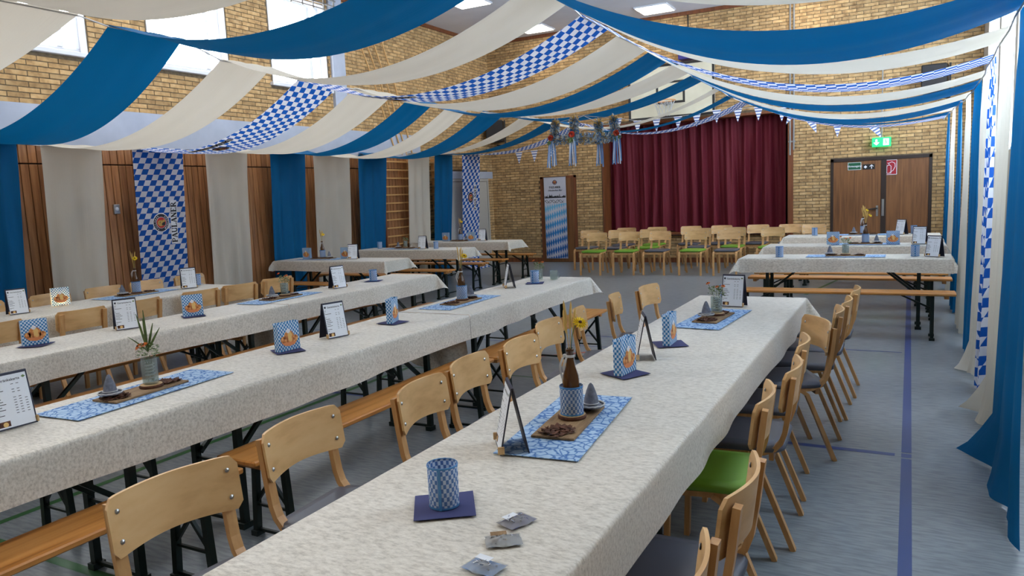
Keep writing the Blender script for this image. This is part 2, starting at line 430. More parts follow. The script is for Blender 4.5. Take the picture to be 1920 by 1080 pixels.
G = {   # serif capitals drawn as strokes in a 0.7 x 1 box: (points, weight)
 'P': [([(.15, 0), (.15, 1)], .17), ([(.15, .95), (.42, .95), (.58, .84), (.58, .62), (.42, .5), (.15, .5)], .1), ([(0, .03), (.33, .03)], .06), ([(0, .97), (.2, .97)], .06)],
 'A': [([(.08, 0), (.34, .97)], .08), ([(.34, .97), (.64, 0)], .17), ([(.18, .32), (.5, .32)], .07), ([(-.02, .03), (.22, .03)], .06), ([(.48, .03), (.78, .03)], .06)],
 'U': [([(.13, 1), (.13, .3), (.25, .06), (.42, .04), (.57, .12), (.6, .3)], .14), ([(.6, .3), (.6, 1)], .08), ([(0, .97), (.28, .97)], .06), ([(.48, .97), (.72, .97)], .06)],
 'L': [([(.15, 0), (.15, 1)], .17), ([(0, .04), (.6, .04), (.62, .25)], .08), ([(0, .97), (.32, .97)], .06)],
 'N': [([(.1, 0), (.1, 1)], .08), ([(.08, .97), (.62, .03)], .17), ([(.62, 0), (.62, 1)], .08), ([(-.02, .03), (.24, .03)], .06), ([(.5, .97), (.74, .97)], .06)],
 'E': [([(.15, 0), (.15, 1)], .17), ([(0, .04), (.6, .04), (.62, .22)], .08), ([(0, .96), (.57, .96), (.59, .8)], .08), ([(.15, .5), (.45, .5)], .08)],
 'R': [([(.15, 0), (.15, 1)], .17), ([(.15, .95), (.42, .95), (.56, .85), (.56, .64), (.42, .52), (.15, .52)], .1), ([(.33, .52), (.66, .03)], .15), ([(0, .03), (.32, .03)], .06), ([(.56, .03), (.78, .03)], .06)],
}
def word_serif(pr, word, h, m, l, fn):
    x = 0; adv = {'P': .72, 'A': .8, 'U': .8, 'L': .74, 'N': .82, 'E': .74, 'R': .84}
    tot = sum(adv[c] for c in word)*h
    for c in word:
        for pts, wt in G[c]:
            q = Print().stroke([((px*h)+x-tot/2, py*h) for px, py in pts], wt*h*1.35, m, l, 2)
            pr.xf(q, fn)
        x += adv[c]*h
    return tot

def emblem(pr, cx, cy, r, ang, l=2, detail=True):
    """round brewery badge: dark ring with lettering, red field and golden head in profile"""
    ca, sa = math.cos(ang), math.sin(ang)
    T = lambda x, y: (cx+ca*x-sa*y, cy+sa*x+ca*y)
    q = Print()
    q.disc(0, 0, r*1.1, 'white_ink', l); q.disc(0, 0, r, 'navy', l+1); q.disc(0, 0, r*.66, 'white_ink', l+2, rings=2)
    q.disc(0, 0, r*.62, 'red_ink', l+3, rings=2)
    head = [(-.3, -.5), (.25, -.52), (.38, -.3), (.2, -.12), (.34, .02), (.24, .1), (.3, .26), (.14, .46), (-.1, .5), (-.32, .36), (-.42, .1), (-.36, -.2)]
    q.poly([(x*r, y*r) for x, y in head], 'gold_ink', l+4)
    q.poly([(x*r, y*r) for x, y in [(-.3, -.5), (.12, -.52), (.02, -.2), (-.16, -.02), (-.34, -.14)]], 'ink', l+5)
    q.poly([(x*r, y*r) for x, y in [(-.06, .16), (.16, .12), (.1, .2), (-.02, .24)]], 'ink', l+5)
    if detail:
        for wd, a0, sgn in (('PAULANER', PI/2, -1), ('MÜNCHEN', -PI/2, 1)):
            n = len(wd)
            for i, ch in enumerate(wd):
                a = a0+sgn*(i-(n-1)/2)*.3; v, f = text2d(ch, r*.26); rot = a-PI/2 if sgn < 0 else a+PI/2
                rr = r*.75 if sgn < 0 else r*.9
                q.p.append(([(rr*math.cos(a)+x*math.cos(rot)-y*math.sin(rot), rr*math.sin(a)+x*math.sin(rot)+y*math.cos(rot)) for x, y in v], f, 'white_ink', l+4))
    pr.xf(q, T)
# ------------------------------------------------------------------ the hall
XL, XR, YB, YF, ZC = -8.95, 1.1, 15.83, -6.0, 5.21
fl = struct(MB().box(XL-.3, XR+.3, YF-.3, YB+.9, -.1, 0).build('floor', 'floor'))
struct(MB().box(XL-.3, XR+.3, YF-.3, YB+.9, ZC, ZC+.12).build('ceiling', 'ceiling'))
struct(MB().box(XL-.3, XR+.3, YF-.2, YF, 0, ZC).build('wall_front', 'plaster'))

# painted court lines, one part of the floor each
def line(pts, wd, m):
    mb = MB(); vs = []
    for i, (x, y) in enumerate(pts):
        a = Vector(pts[max(i-1, 0)]); b = Vector(pts[min(i+1, len(pts)-1)]); d = (b-a).normalized(); n = Vector((-d.y, d.x))*wd/2
        vs += [(x+n.x, y+n.y, .0012), (x-n.x, y-n.y, .0012)]
    mb.add(vs, [(2*i, 2*i+1, 2*i+3, 2*i+2) for i in range(len(pts)-1)]).build('floor_line', m, fl)
line([(.01, -4), (.01, 4.665)], .053, 'line_blue'); line([(.01, 4.685), (.01, 4.755)], .053, 'line_blue'); line([(.01, 4.775), (.01, 13.4)], .053, 'line_blue')
line([(-5.2, 4.72), (-.05, 4.72)], .05, 'line_blue'); line([(-3.2, 7.62), (-.04, 7.62)], .03, 'line_blue')
line([(-8.6, 7.1), (-2, 7.1)], .022, 'line_blue')
line([(-4.25, -1), (-4.25, 5.7)], .05, 'line_green'); line([(-4.25, 1.87), (-1.2, 1.87)], .05, 'line_green')
line([(-8.8, 5.72), (-1, 5.72)], .03, 'line_green')
line([(-1.3, 11.3), (-.9, 13.8)], .05, 'line_green')
line([(-4.9+2.1*math.sin(t*.07)*1.2, 7.9-1.85*math.cos(t*.07)) for t in range(-2, 22)], .05, 'line_red')
for y in (9.3, 11.2, 13.0): line([(-8.6, y), (-4.6, y)], .018, 'line_dark')
line([(-4.6, 7.6), (-6.9, 13.4)], .018, 'line_dark')

# --- bricks
BW, BH, J = .25, .0625, .011
BRICK = MB().box(-BW/2+J/2, BW/2-J/2, -.006, .01, -BH/2+J/2, BH/2-J/2, 0, .0015).mesh('brick', ['brick'])
def bricks(wall, axis, plane, a0, a1, z0, z1, holes, picked, sgn):
    """axis 'x' (back wall, face towards -y) or 'y' (left wall, face towards +x)"""
    st = MB(); n = 0
    row = 0; z = z0
    while z < z1-.03:
        a = a0 - (BW/2 if row % 2 else 0)
        while a < a1:
            s0, s1 = max(a, a0), min(a+BW, a1); ok = s1-s0 > .04
            for h0, h1, g0, g1 in holes:
                if z+BH*.5 > g0 and z+BH*.5 < g1:
                    if s0 >= h0-.03 and s1 <= h1+.03: ok = False
                    elif s0 < h0 < s1: s1 = h0
                    elif s0 < h1 < s1: s0 = h1
            if ok and s1-s0 > .04:
                c = ((s0+s1)/2, z+BH/2)
                full = s1-s0 > BW-.001
                if full and n < 298 and picked(*c):
                    o = bpy.data.objects.new('brick', BRICK); C.objects.link(o); o.parent = wall; n += 1
                    j = rnd.uniform(-.0012, .0012)
                    if axis == 'x': o.location = (c[0], plane+j, c[1])
                    else: o.location = (plane+j, c[0], c[1]); o.rotation_euler = (0, 0, PI/2)
                else:
                    j = rnd.uniform(-.0015, .0015)
                    if axis == 'x': st.box(s0+J/2, s1-J/2, plane-.006+j, plane+.005, z+J/2, z+BH-J/2)
                    else: st.box(plane-.005, plane+.006+j, s0+J/2, s1-J/2, z+J/2, z+BH-J/2)
            a += BW
        row += 1; z += BH
    o = st.build('brick_courses', 'brick', wall); o['kind'] = 'stuff'

# back wall with the stage opening
SX0, SX1, SZ0, SZ1 = -6.10, -2.16, .64, 3.05
wb = MB(); T = .5
wb.box(XL-.3, SX0, YB, YB+T, 0, ZC); wb.box(SX1, XR+.3, YB, YB+T, 0, ZC); wb.box(SX0, SX1, YB, YB+T, 0, SZ0-.03); wb.box(SX0, SX1, YB, YB+T, SZ1, ZC)
wb.box(SX0-.3, SX1+.3, YB+.9, YB+1, 0, ZC)
wall_back = struct(wb.build('wall_back', 'mortar'))
DR = (-1.37, .35, 2.02); DL = (-7.66, -6.75, 2.0)
bricks(wall_back, 'x', YB, XL, XR, .1, ZC-.05, [(SX0-.02, SX1+.02, SZ0-.06, SZ1+.02), (DR[0], DR[1], 0, DR[2]), (DL[0], DL[1], 0, DL[2])],
       lambda a, z: (-2.1 < a < -1.4 and .85 < z < 2.9) or (-1.4 < a < .45 and 2.05 < z < 2.72) or (-8.8 < a < -7.75 and 1.0 < z < 2.4) or (-6.7 < a < -6.15 and 1.1 < z < 2.1), 1)
struct(MB().box(XL, DL[0], YB-.018, YB, 0, .1).box(DL[1], SX1, YB-.018, YB, 0, .1).build('baseboard_back', 'stage_wood'))
struct(MB().box(XL, XR, YB-.05, YB+.02, ZC-.07, ZC).build('trim_1', 'stage_wood'))
# stage lining, edge and floor
st = struct(MB().box(SX0, SX0+.035, YB-.03, YB+.5, SZ0, SZ1).box(SX1-.035, SX1, YB-.03, YB+.5, SZ0, SZ1).box(SX0, SX1, YB-.03, YB+.5, SZ1-.05, SZ1)
            .box(SX1-.035, SX1+.1, YB-.03, YB-.006, SZ0-.1, SZ1).box(SX0, SX1, YB-.05, YB+.9, SZ0-.06, SZ0).build('trim_2', 'stage_wood'))
MB().box(SX0+.02, SX1-.02, YB-.052, YB-.05, SZ0-.055, SZ0-.035).build('edge_strip', 'frame_wood', st)

# left wall with its high windows and a pair added out of view
WIN = [(-1.99, -.66), (.19, 1.52), (2.37, 3.70), (4.55, 5.88), (6.73, 8.05), (8.91, 10.2)]  # first pair is unseen, added to bring more light into the hall
WZ0, WZ1 = 3.56, 4.98
wl = MB(); t = .35
def wlb(y0, y1, z0, z1): wl.box(XL-t, XL, y0, y1, z0, z1)
ys = [YF] + [v for q in WIN for v in q] + [YB+.3]
for i in range(0, len(ys), 2): wlb(ys[i], ys[i+1], 0, ZC)
for y0, y1 in WIN: wlb(y0, y1, 0, WZ0); wlb(y0, y1, WZ1, ZC)
wall_left = struct(wl.build('wall_left', 'mortar'))
DLF = (13.35, 15.5, 1.97)
bricks(wall_left, 'y', XL, YF+1, YB, 2.9, ZC-.05, [(y0-.02, y1+.02, WZ0-.08, WZ1) for y0, y1 in WIN] + [(10.3, 10.62, 0, 6)],
       lambda a, z: (4.5 < a < 10.2 and 2.9 < z < 3.52 and a < 9.4) or (5.88 < a < 6.75 and 3.5 < z < 4.1) or (8.0 < a < 8.95 and 3.5 < z < 4.2), 1)
lw = MB(); bricks_low = MB()
# low brick field behind the wall bars and round the grey door
def low_bricks():
    row = 0; z = .1
    while z < 2.88:
        a = 12.35-(BW/2 if row % 2 else 0)
        while a < YB:
            s0, s1 = max(a, 12.35), min(a+BW, YB)
            if z < DLF[2]+.2 and s1 > DLF[0]-.1 and s0 < DLF[1]+.08:
                if s0 < DLF[0]-.1: s1 = DLF[0]-.1
                elif s1 > DLF[1]+.08: s0 = DLF[1]+.08
                else: s1 = s0
            if z > 2.42 and s0 < 12.8: s0 = max(s0, 12.8)
            if s1-s0 > .03: bricks_low.box(XL-.005, XL+.006+rnd.uniform(-.001, .001), s0+J/2, s1-J/2, z+J/2, z+BH-J/2)
            a += BW
        row += 1; z += BH
low_bricks(); bricks_low.build('brick_field', 'brick', wall_left)['kind'] = 'stuff'
# boards
MB().box(XL, XL+.01, YF, 12.35, 0, 2.44).build('board_backing', 'plank_gap', wall_left)
PL = {}
def plank(y, w_, z0, z1):
    k = (round(w_, 3), round(z1-z0, 2))
    if k not in PL: PL[k] = MB().box(0, .022, 0, w_, 0, z1-z0, 0, .004).mesh('plank', ['plank'])
    o = bpy.data.objects.new('plank', PL[k]); C.objects.link(o); o.parent = wall_left; o.location = (XL+.01+rnd.uniform(0, .002), y, z0)
y = 3.6
while y < 12.25:
    plank(y+.004, .092, .02, 2.21); plank(y+.004, .092, 2.225, 2.44); y += .1
pb = MB(); y = YF
while y < 3.55: pb.box(XL+.01, XL+.032, y+.004, y+.096, .02, 2.44); y += .1
pb.build('plank_field', 'plank', wall_left)['kind'] = 'stuff'
struct(MB().box(XL, XL+.05, YF, 12.8, 2.445, 2.9).build('trim_3', 'grey_paint'))
struct(MB().box(XL, XL+.06, 10.3, 10.62, 2.9, ZC).build('trim_4', 'grey_paint'))
struct(MB().box(XL, XL+.05, YF, YB, ZC-.07, ZC).build('trim_5', 'stage_wood'))
for i, (y0, y1) in enumerate(WIN):
    fw = .07
    m = MB()
    for a, b, c, d in ((y0, y1, WZ0, WZ0+fw), (y0, y1, WZ1-fw, WZ1), (y0, y0+fw, WZ0+fw, WZ1-fw), (y1-fw, y1, WZ0+fw, WZ1-fw)): m.box(XL-.2, XL-.12, a, b, c, d, 0, .006)
    m.box(XL-.19, XL-.11, y1-.3, y1-.22, WZ0+fw, WZ1-fw, 0, .006)
    m.box(XL-.35, XL+.008, y0, y0+.015, WZ0, WZ1).box(XL-.35, XL+.008, y1-.015, y1, WZ0, WZ1).box(XL-.35, XL+.008, y0, y1, WZ1-.015, WZ1).box(XL-.35, XL-.3, y0, y1, WZ0, WZ1)
    f = struct(m.build('window_%d' % (i+1), 'white_frame'))
    MB().box(XL-.2, XL+.07, y0-.06, y1+.06, WZ0-.055, WZ0, 0, .006).build('window_sill', 'white_frame', f)
    MB().box(XL-.17, XL-.155, y0+fw, y1-fw, WZ0+fw, WZ1-fw).build('pane', 'pane', f)
    MB().tube([(XL-.1, y1-.36, WZ1-.05), (XL-.1, y1-.36, WZ1-.02), (XL-.1, y0+.1, WZ1-.02)], .008, 6).build('opening_rod', 'steel', f)

# right wall, daylit glazing above the side drapes
wr = MB()
RW = [(a, a+1.75) for a in (3.2, 5.2, 7.2, 9.2, 11.2, 13.2)]
RZ0, RZ1 = 1.9, 4.75
ys = [YF] + [v for q in RW for v in q] + [YB+.3]
for i in range(0, len(ys), 2): wr.box(XR, XR+.3, ys[i], ys[i+1], 0, ZC)
for y0, y1 in RW: wr.box(XR, XR+.3, y0, y1, 0, RZ0); wr.box(XR, XR+.3, y0, y1, RZ1, ZC)
struct(wr.build('wall_right', 'plaster'))
for i, (y0, y1) in enumerate(RW):
    m = MB()
    for a, b, c, d in ((y0, y1, RZ0, RZ0+.06), (y0, y1, RZ1-.06, RZ1), (y0, y0+.06, RZ0, RZ1), (y1-.06, y1, RZ0, RZ1)): m.box(XR+.08, XR+.16, a, b, c, d)
    m.box(XR+.08, XR+.14, (y0+y1)/2-.025, (y0+y1)/2+.025, RZ0, RZ1)
    f = struct(m.build('window_%d' % (i+8), 'white_frame'))
    MB().box(XR+.12, XR+.13, y0+.06, y1-.06, RZ0+.06, RZ1-.06).build('pane', 'pane_right', f)
    for k in range(9):
        a = y0+.12+k*(y1-y0-.24)/8
        MB().box(XR+.02, XR+.03, a-.03, a+.03, RZ0+.05, RZ1-.05).build('blind_slat', 'white_frame', f)

# ceiling light panels
def ceiling_light():
    r = empty('ceiling_light')
    MB().box(-.34, .34, -.34, .34, -.03, 0, 0, .006).build('housing', 'white_frame', r)
    MB().box(-.31, .31, -.31, .31, -.036, -.031).build('diffuser', 'light_panel', r)
    return r
for ix, x in enumerate((-7.3, -4.6, -1.9)):
    for iy, yy in enumerate((-4.2, -1.5, 1.2, 3.9, 6.7, 9.5, 12.3, 15.1)):
        seen = {(0, 6): 'square ceiling light in view above the left side of the hall', (1, 7): 'square ceiling light close to the back wall above the stage'}.get((ix, iy))
        inst(ceiling_light, (x, yy, ZC), 0, seen or 'square light panel in the ceiling hidden above the streamers', 'ceiling light', None if seen else 'light panels hidden by the streamers')

# --- doors
d1 = struct(MB().box(XL, XL+.04, DLF[0]-.08, DLF[0], 0, DLF[2]+.02).box(XL, XL+.04, DLF[1], DLF[1]+.06, 0, DLF[2]+.02).box(XL, XL+.04, DLF[0]-.08, DLF[1]+.06, DLF[2], DLF[2]+.05).build('door_1', 'grey_door'))
for a, b in ((DLF[0]+.01, 14.42), (14.44, DLF[1]-.01)):
    lf = MB().box(XL+.002, XL+.03, a, b, .01, DLF[2]-.01).build('door_leaf', 'grey_door', d1)
    MB().box(XL+.03, XL+.036, a+.1, b-.1, .15, DLF[2]-.12, 0, .004).build('door_panel', 'grey_door', lf)
MB().box(XL, XL+.03, DLF[0]-.12, DLF[1]+.3, DLF[2]+.06, DLF[2]+.22).build('lintel', 'grey_paint', d1)
d2 = struct(MB().box(DL[0], DL[0]+.06, YB-.02, YB, 0, DL[2]).box(DL[1]-.06, DL[1], YB-.02, YB, 0, DL[2]).box(DL[0], DL[1], YB-.02, YB, DL[2]-.05, DL[2]).build('door_2', 'stage_wood'))
MB().box(DL[0]+.06, DL[1]-.06, YB-.012, YB, .01, DL[2]-.05).build('door_leaf', 'dark_wood', d2)
x0, x1, zt = DR
d3 = struct(MB().box(x0, x0+.05, YB-.03, YB, 0, zt).box(x1-.05, x1, YB-.03, YB, 0, zt).box(x0, x1, YB-.03, YB, zt-.06, zt).build('door_3', 'frame_wood'))
la = MB().box(x0+.05, -.49, YB-.014, YB, .01, zt-.06).build('door_leaf', 'dark_wood', d3)
lb = MB().box(-.40, x1-.05, YB-.014, YB, .01, zt-.06).build('door_leaf', 'dark_wood', d3)
MB().box(-.49, -.40, YB-.024, YB, .01, zt-.06).build('meeting_stile', 'frame_wood', d3)
MB().box(-.57, -.53, YB-.022, YB-.014, .90, 1.10, 0, .003).build('door_handle', 'steel', la)
MB().bar((-.55, YB-.03, 1.05), (-.72, YB-.06, 1.03), .02, .02).bar((-.55, YB-.014, 1.05), (-.55, YB-.065, 1.05), .018, .018).build('door_lever', 'black', la)
MB().box(-.475, -.43, YB-.034, YB-.024, .90, 1.22, 0, .004).bar((-.452, YB-.034, 1.0), (-.452, YB-.034, 1.16), .02, .03).build('bolt_handle', 'steel', d3)
def on_back(y):  return lambda x, z, off: (x, y-off, z)
s = MB().box(-1.07, -.83, YB-.017, YB-.0145, 1.79, 1.94).build('notice_plate', 'sign_green'); tag(s, 'green plate lettered for the emergency exit on the brown double door', 'sign')
p = Print().rect(-1.065, 1.795, -.835, 1.935, 'white_ink', 0).rect(-1.058, 1.802, -.842, 1.928, 'sign_green', 1); v, f = text2d('Notausgang', .052)
p.p.append(([(a-.95, b+1.848) for a, b in v], f, 'white_ink', 2)); p.build('lettering', s, on_back(YB-.017))
s = MB().box(-.81, -.60, YB-.017, YB-.0145, 1.79, 1.89).build('arrow_plate', 'black'); tag(s, 'small dark plate with white cross and up arrow on the brown double door', 'sign')
p = Print().poly([(-.79, 1.84), (-.76, 1.87), (-.73, 1.84), (-.76, 1.81)], 'white_ink').stroke([(-.655, 1.805), (-.655, 1.87)], .014, 'white_ink').stroke([(-.685, 1.845), (-.655, 1.875), (-.625, 1.845)], .012, 'white_ink'); p.build('arrows', s, on_back(YB-.017))
s = MB().box(-.425, -.225, YB-.017, YB-.0145, 1.67, 1.95).build('extinguisher_sign', 'sign_red'); tag(s, 'red sign with a white fire extinguisher outline on the double door', 'sign')
p = Print()
for a in (((-.42, 1.675), (-.23, 1.675), (-.23, 1.945), (-.42, 1.945), (-.42, 1.675)), ((-.395, 1.70), (-.395, 1.83), (-.37, 1.85), (-.345, 1.85), (-.325, 1.83), (-.325, 1.70), (-.395, 1.70)), ((-.36, 1.85), (-.36, 1.885), (-.385, 1.89)), ((-.36, 1.89), (-.31, 1.91), (-.26, 1.88), (-.255, 1.82), (-.29, 1.75), (-.345, 1.715)), ((-.405, 1.85), (-.39, 1.85))):
    p.stroke(list(a), .009, 'white_ink')
p.build('extinguisher_outline', s, on_back(YB-.017))
# lit exit sign
r = empty('exit_sign', (-.49, YB-.09, 2.285))
tag(r, 'glowing green emergency exit box hanging above the brown double door', 'sign')
MB().box(-.16, .16, -.04, .06, -.085, .085, 0, .004).build('light_box', 'exit_green', r)
p = Print().rect(-.10, -.01, -.07, .05, 'exit_white').poly([(-.135, -.005), (-.035, -.005), (-.085, -.055)], 'exit_white').rect(.03, -.06, .125, .06, 'exit_white')
p.disc(.07, .035, .012, 'exit_green', 1, 10).stroke([(.07, .02), (.078, -.01), (.06, -.045)], .014, 'exit_green', 1).stroke([(.078, -.01), (.1, -.035)], .012, 'exit_green', 1).stroke([(.055, .0), (.095, .015)], .01, 'exit_green', 1)
p.build('pictogram', r, lambda x, z, off: (x, -.04-off, z))
MB().tube([(0, .03, .085), (0, .03, 2.0)], .012, 8).build('conduit', 'conduit', r)
# conduits beside the stage
r = empty('wall_conduit', (-2.12, YB-.03, 0)); tag(r, 'pair of grey conduits running down beside the right side of the stage', 'pipe')
MB().tube([(0, 0, 2.15), (0, 0, ZC-.07)], .016, 8).build('conduit', 'conduit', r); MB().tube([(.07, 0, 2.25), (.07, 0, ZC-.07)], .016, 8).build('conduit', 'conduit', r)
for z in (2.4, 3.2, 3.9): MB().box(-.03, .1, -.005, .03, z, z+.03).build('clamp', 'conduit', r)
r = MB().tube([(-4.12, YB-.02, ZC-.07), (-4.12, YB-.02, 4.5)], .012, 6).build('thin_conduit', 'black'); tag(r, 'thin dark cable conduit high on the wall above the stage', 'pipe')

# stage curtain
def curtain():
    y0 = YB+.36; mb = MB(); X0, X1, Z0, Z1 = SX0+.04, SX1-.04, SZ0+.01, SZ1-.02
    def fn(u, v):
        x = X0+(X1-X0)*u; z = Z0+(Z1-Z0)*v
        a = .045+.03*(1-v)
        y = y0+a*math.sin(u*88+1.4*math.sin(u*23)+.5*math.sin(v*3+u*9))+.02*math.sin(u*190+v*2)
        if u > .55: y += .03*(1-v)*math.sin(u*60+v*5)
        return (x, y, z+(.02*math.sin(u*40) if v == 0 else 0))
    mb.grid(fn, 420, 14); return mb
half = curtain().build('stage_curtain', 'curtain'); tag(half, 'closed wine red velvet curtain hanging across the stage opening', 'curtain')

# basketball board
r = empty('basketball_backboard', (-4.37, 15.3, 0)); tag(r, 'cream basketball board with black border hanging above the stage', 'backboard')
MB().box(-.9, .9, 0, .03, 3.04, 4.13, 0, .004).build('board', 'board_white', r)
mb = MB()
for a, b, c, d in ((-.9, .9, 3.04, 3.09), (-.9, .9, 4.08, 4.13), (-.9, -.85, 3.09, 4.08), (.85, .9, 3.09, 4.08)): mb.box(a, b, -.004, 0, c, d)
mb.build('border', 'black', r)
mb = MB()
for a, b, c, d in ((-.3, .3, 3.33, 3.375), (-.3, .3, 3.74, 3.78), (-.3, -.255, 3.375, 3.74), (.255, .3, 3.375, 3.74)): mb.box(a, b, -.004, 0, c, d)
mb.build('target_frame', 'black', r)
hoop = MB().tube([(.225*math.cos(t*PI/12)-.04, -.33+.225*math.sin(t*PI/12), 3.36) for t in range(25)], .011, 8).build('hoop', mat('hoop_orange', srgb(214, 150, 90), .5), r)
mb = MB()
for k in range(12):
    t0 = k*PI/6
    for s_ in (-1, 1): mb.tube([(.22*math.cos(t0)-.04, -.33+.22*math.sin(t0), 3.35), (.15*math.cos(t0+s_*.4)-.04, -.33+.15*math.sin(t0+s_*.4), 3.2), (.11*math.cos(t0+s_*.8)-.04, -.33+.11*math.sin(t0+s_*.8), 3.06)], .004, 4)
mb.build('net', 'rope', r)
MB().box(-.12, .04, -.12, 0, 3.3, 3.36).build('bracket', 'conduit', r)
MB().bar((-.6, .03, 3.8), (-.6, .58, 3.6), .05, .05).bar((.6, .03, 3.8), (.6, .58, 3.6), .05, .05).build('wall_bracket', 'conduit', r)
r = empty('scoreboard_box', (-4.03, 15.55, 4.22)); tag(r, 'dark blue box with round lamps fixed above the basketball board', 'box')
MB().box(-.24, .24, 0, .28, 0, .42, 0, .01).build('case', 'unit_blue', r)
for x, z in ((-.2, .3), (-.03, .05), (.2, .05)): MB().lathe([(0, 0), (.025, .004), (.03, .02)], 10, (0, 0, 0)).build('lamp', 'steel', r, (x, -.02, z)).rotation_euler = (-PI/2, 0, 0)

# loudspeakers
def speaker():
    r = empty('wall_speaker')
    MB().box(-.2, .2, 0, .3, 0, .5, 0, .015).build('cabinet', 'black', r)
    MB().box(-.18, .18, -.012, 0, .02, .48, 0, .004).build('grille', mat('grille', srgb(38, 36, 36), .8), r)
    MB().bar((0, .3, .25), (0, .42, .25), .06, .06).bar((.24, .1, -.1), (.24, .1, .5), .03, .03).bar((.24, .1, -.1), (0, .35, -.05), .03, .03).build('bracket', 'black', r)
    return r
inst(speaker, (-8.6, 15.4, 2.86), .35, 'black loudspeaker on a bracket in the corner left of the stage', 'speaker')
inst(speaker, (.33, 15.4, 3.07), -.15, 'black loudspeaker high on the wall right above the double door', 'speaker')

# wall bars
r = empty('wall_bars', (XL+.01, 11.45, 0)); tag(r, 'wooden gymnastic wall bars on the left wall behind the white drape', 'wall bars')
for y in (0, .88, 1.76): MB().box(0, .09, y-.02, y+.02, 0, 2.44, 0, .004).build('upright', 'stage_wood' if y == 0 else 'ply_frame', r)
for b in range(2):
    for k in range(15): MB().bar((.065, b*.88+.02, .12+k*.16), (.065, b*.88+.86, .12+k*.16), .032, .026).build('rung', 'wood_bar', r)
s = MB().box(0, .16, -.05, .05, 0, 2.44, 0, .006).build('wall_post', 'stage_wood', None, (XL+.01, 11.25, 0)); tag(s, 'thick brown wooden post beside the gymnastic wall bars', 'post')
for k, (a, b) in enumerate((((10.75, 5.1), (11.95, 2.5)), ((10.95, 5.1), (12.15, 2.5)), ((11.2, 5.1), (12.3, 2.5)), ((11.5, 5.1), (12.5, 2.5)))):
    s = MB().tube([(XL+.06, a[0], a[1]), (XL+.1, (a[0]+b[0])/2, (a[1]+b[1])/2), (XL+.06, b[0], b[1])], .014, 6).build('climbing_rope', 'wood_bar')
    tag(s, 'slanting rope against the brick on the left wall above the wall bars', 'rope', 'slanting ropes on the left wall')
s = MB().box(0, .03, -.04, .04, -.06, .06, 0, .004).build('wall_switch', 'steel', None, (XL+.032, 6.0, 1.66)); tag(s, 'small silver switch plate on the wooden boards beside the lozenge drape', 'switch')
MB().lathe([(0, .008), (.022, .006), (.026, 0)], 14).build('dial', 'white_frame', s, (.03, 0, 0)).rotation_euler = (0, PI/2, 0)
# grey steelwork high in the left corner
s = MB()
for k in range(4): s.bar((XL+.2, 9.0, 5.12-k*.09), (XL+.2, 10.3, 5.12-k*.09), .02, .02)
for k in range(6): s.bar((XL+.2, 9.0+k*.25, 5.2), (XL+.2, 9.0+k*.25, 4.82), .02, .02)
tag(s.build('ceiling_grille', 'conduit'), 'grey metal grille under the ceiling at the top of the left wall', 'grille')
s = MB().box(XL+.25, XL+.7, 9.2, 10.1, 5.02, 5.2, 0, .02); tag(s.build('roof_duct', noisy('rusty', [srgb(110, 66, 50), srgb(150, 96, 76)], (1, 1, 1), 8, 3, .7)), 'rusty brown duct under the ceiling at the top of the left wall', 'duct')

# ------------------------------------------------------------------ streamers
# crossing of each band with the four wires: near y, far y, height
A = {-1: (2.95, 3.8, 2.75), 0: (3.95, 4.72, 2.44), 1: (4.97, 5.69, 2.42), 2: (6.09, 6.83, 2.42), 3: (7.19, 7.94, 2.46), 4: (8.38, 9.13, 2.48), 5: (9.31, 10.21, 2.45), 6: (10.45, 11.26, 2.48), 7: (11.93, 12.66, 2.52), 8: (12.86, 13.53, 2.54), 9: (13.93, 14.69, 2.56)}
Bx = {-1: (2.95, 3.78, 3.18), 0: (4.02, 4.73, 3.14), 1: (5.14, 5.78, 3.02), 2: (6.15, 6.79, 2.95), 3: (7.07, 7.82, 2.95), 4: (8.13, 8.75, 2.92), 5: (9.1, 9.66, 2.91), 6: (10.06, 10.74, 2.91), 7: (11.4, 12.0, 2.93), 8: (12.5, 13.1, 2.95), 9: (13.7, 14.3, 2.97)}
Cx = {-1: (2.95, 3.8, 3.3), 0: (4.05, 4.85, 3.2), 1: (5.15, 5.85, 3.16), 2: (6.1, 6.78, 3.11), 3: (7.02, 7.93, 3.09), 4: (7.99, 8.73, 3.08), 5: (8.9, 9.7, 3.06), 6: (9.74, 10.33, 3.03), 7: (11.1, 11.45, 3.02), 8: (11.9, 12.3, 2.99), 9: (13.0, 13.6, 3.0)}
Dx = {-1: (2.95, 3.75, 2.5), 0: (4.02, 4.92, 2.47), 1: (5.17, 5.83, 2.44), 2: (6.1, 6.6, 2.415), 3: (6.72, 7.2, 2.38), 4: (7.3, 8.15, 2.38), 5: (8.55, 9.3, 2.4), 6: (9.9, 10.7, 2.45), 7: (11.4, 12.2, 2.5), 8: (12.9, 13.7, 2.55), 9: (14.1, 14.8, 2.58)}
WX = (-8.6, -5.8, -2.5, .5)
KINDS_ = {-1: 'W', 0: 'B', 1: 'W', 2: 'L', 3: 'W', 4: 'B', 5: 'W', 6: 'B', 7: 'W', 8: 'B', 9: 'L'}
MATN = {'W': 'drape_white', 'B': 'drape_blue', 'L': 'lozenge'}
SAG = {0: (.37, .39, .47), 7: (.2, .24, .27), 5: (.33, .3, .38), 6: (.33, .3, .38), 8: (.2, .15, .27), 9: (.2, .07, .3)}
TILT = {7: -.04, 8: -.035, 9: -.02}
SHORT = {0: 'first blue, nearest the camera', 1: 'first off white', 2: 'nearer lozenge print', 3: 'second off white', 4: 'second blue',
 5: 'third off white', 6: 'third blue', 7: 'fourth off white', 8: 'fourth blue, near the back wall', 9: 'farther one with the lozenge print'}
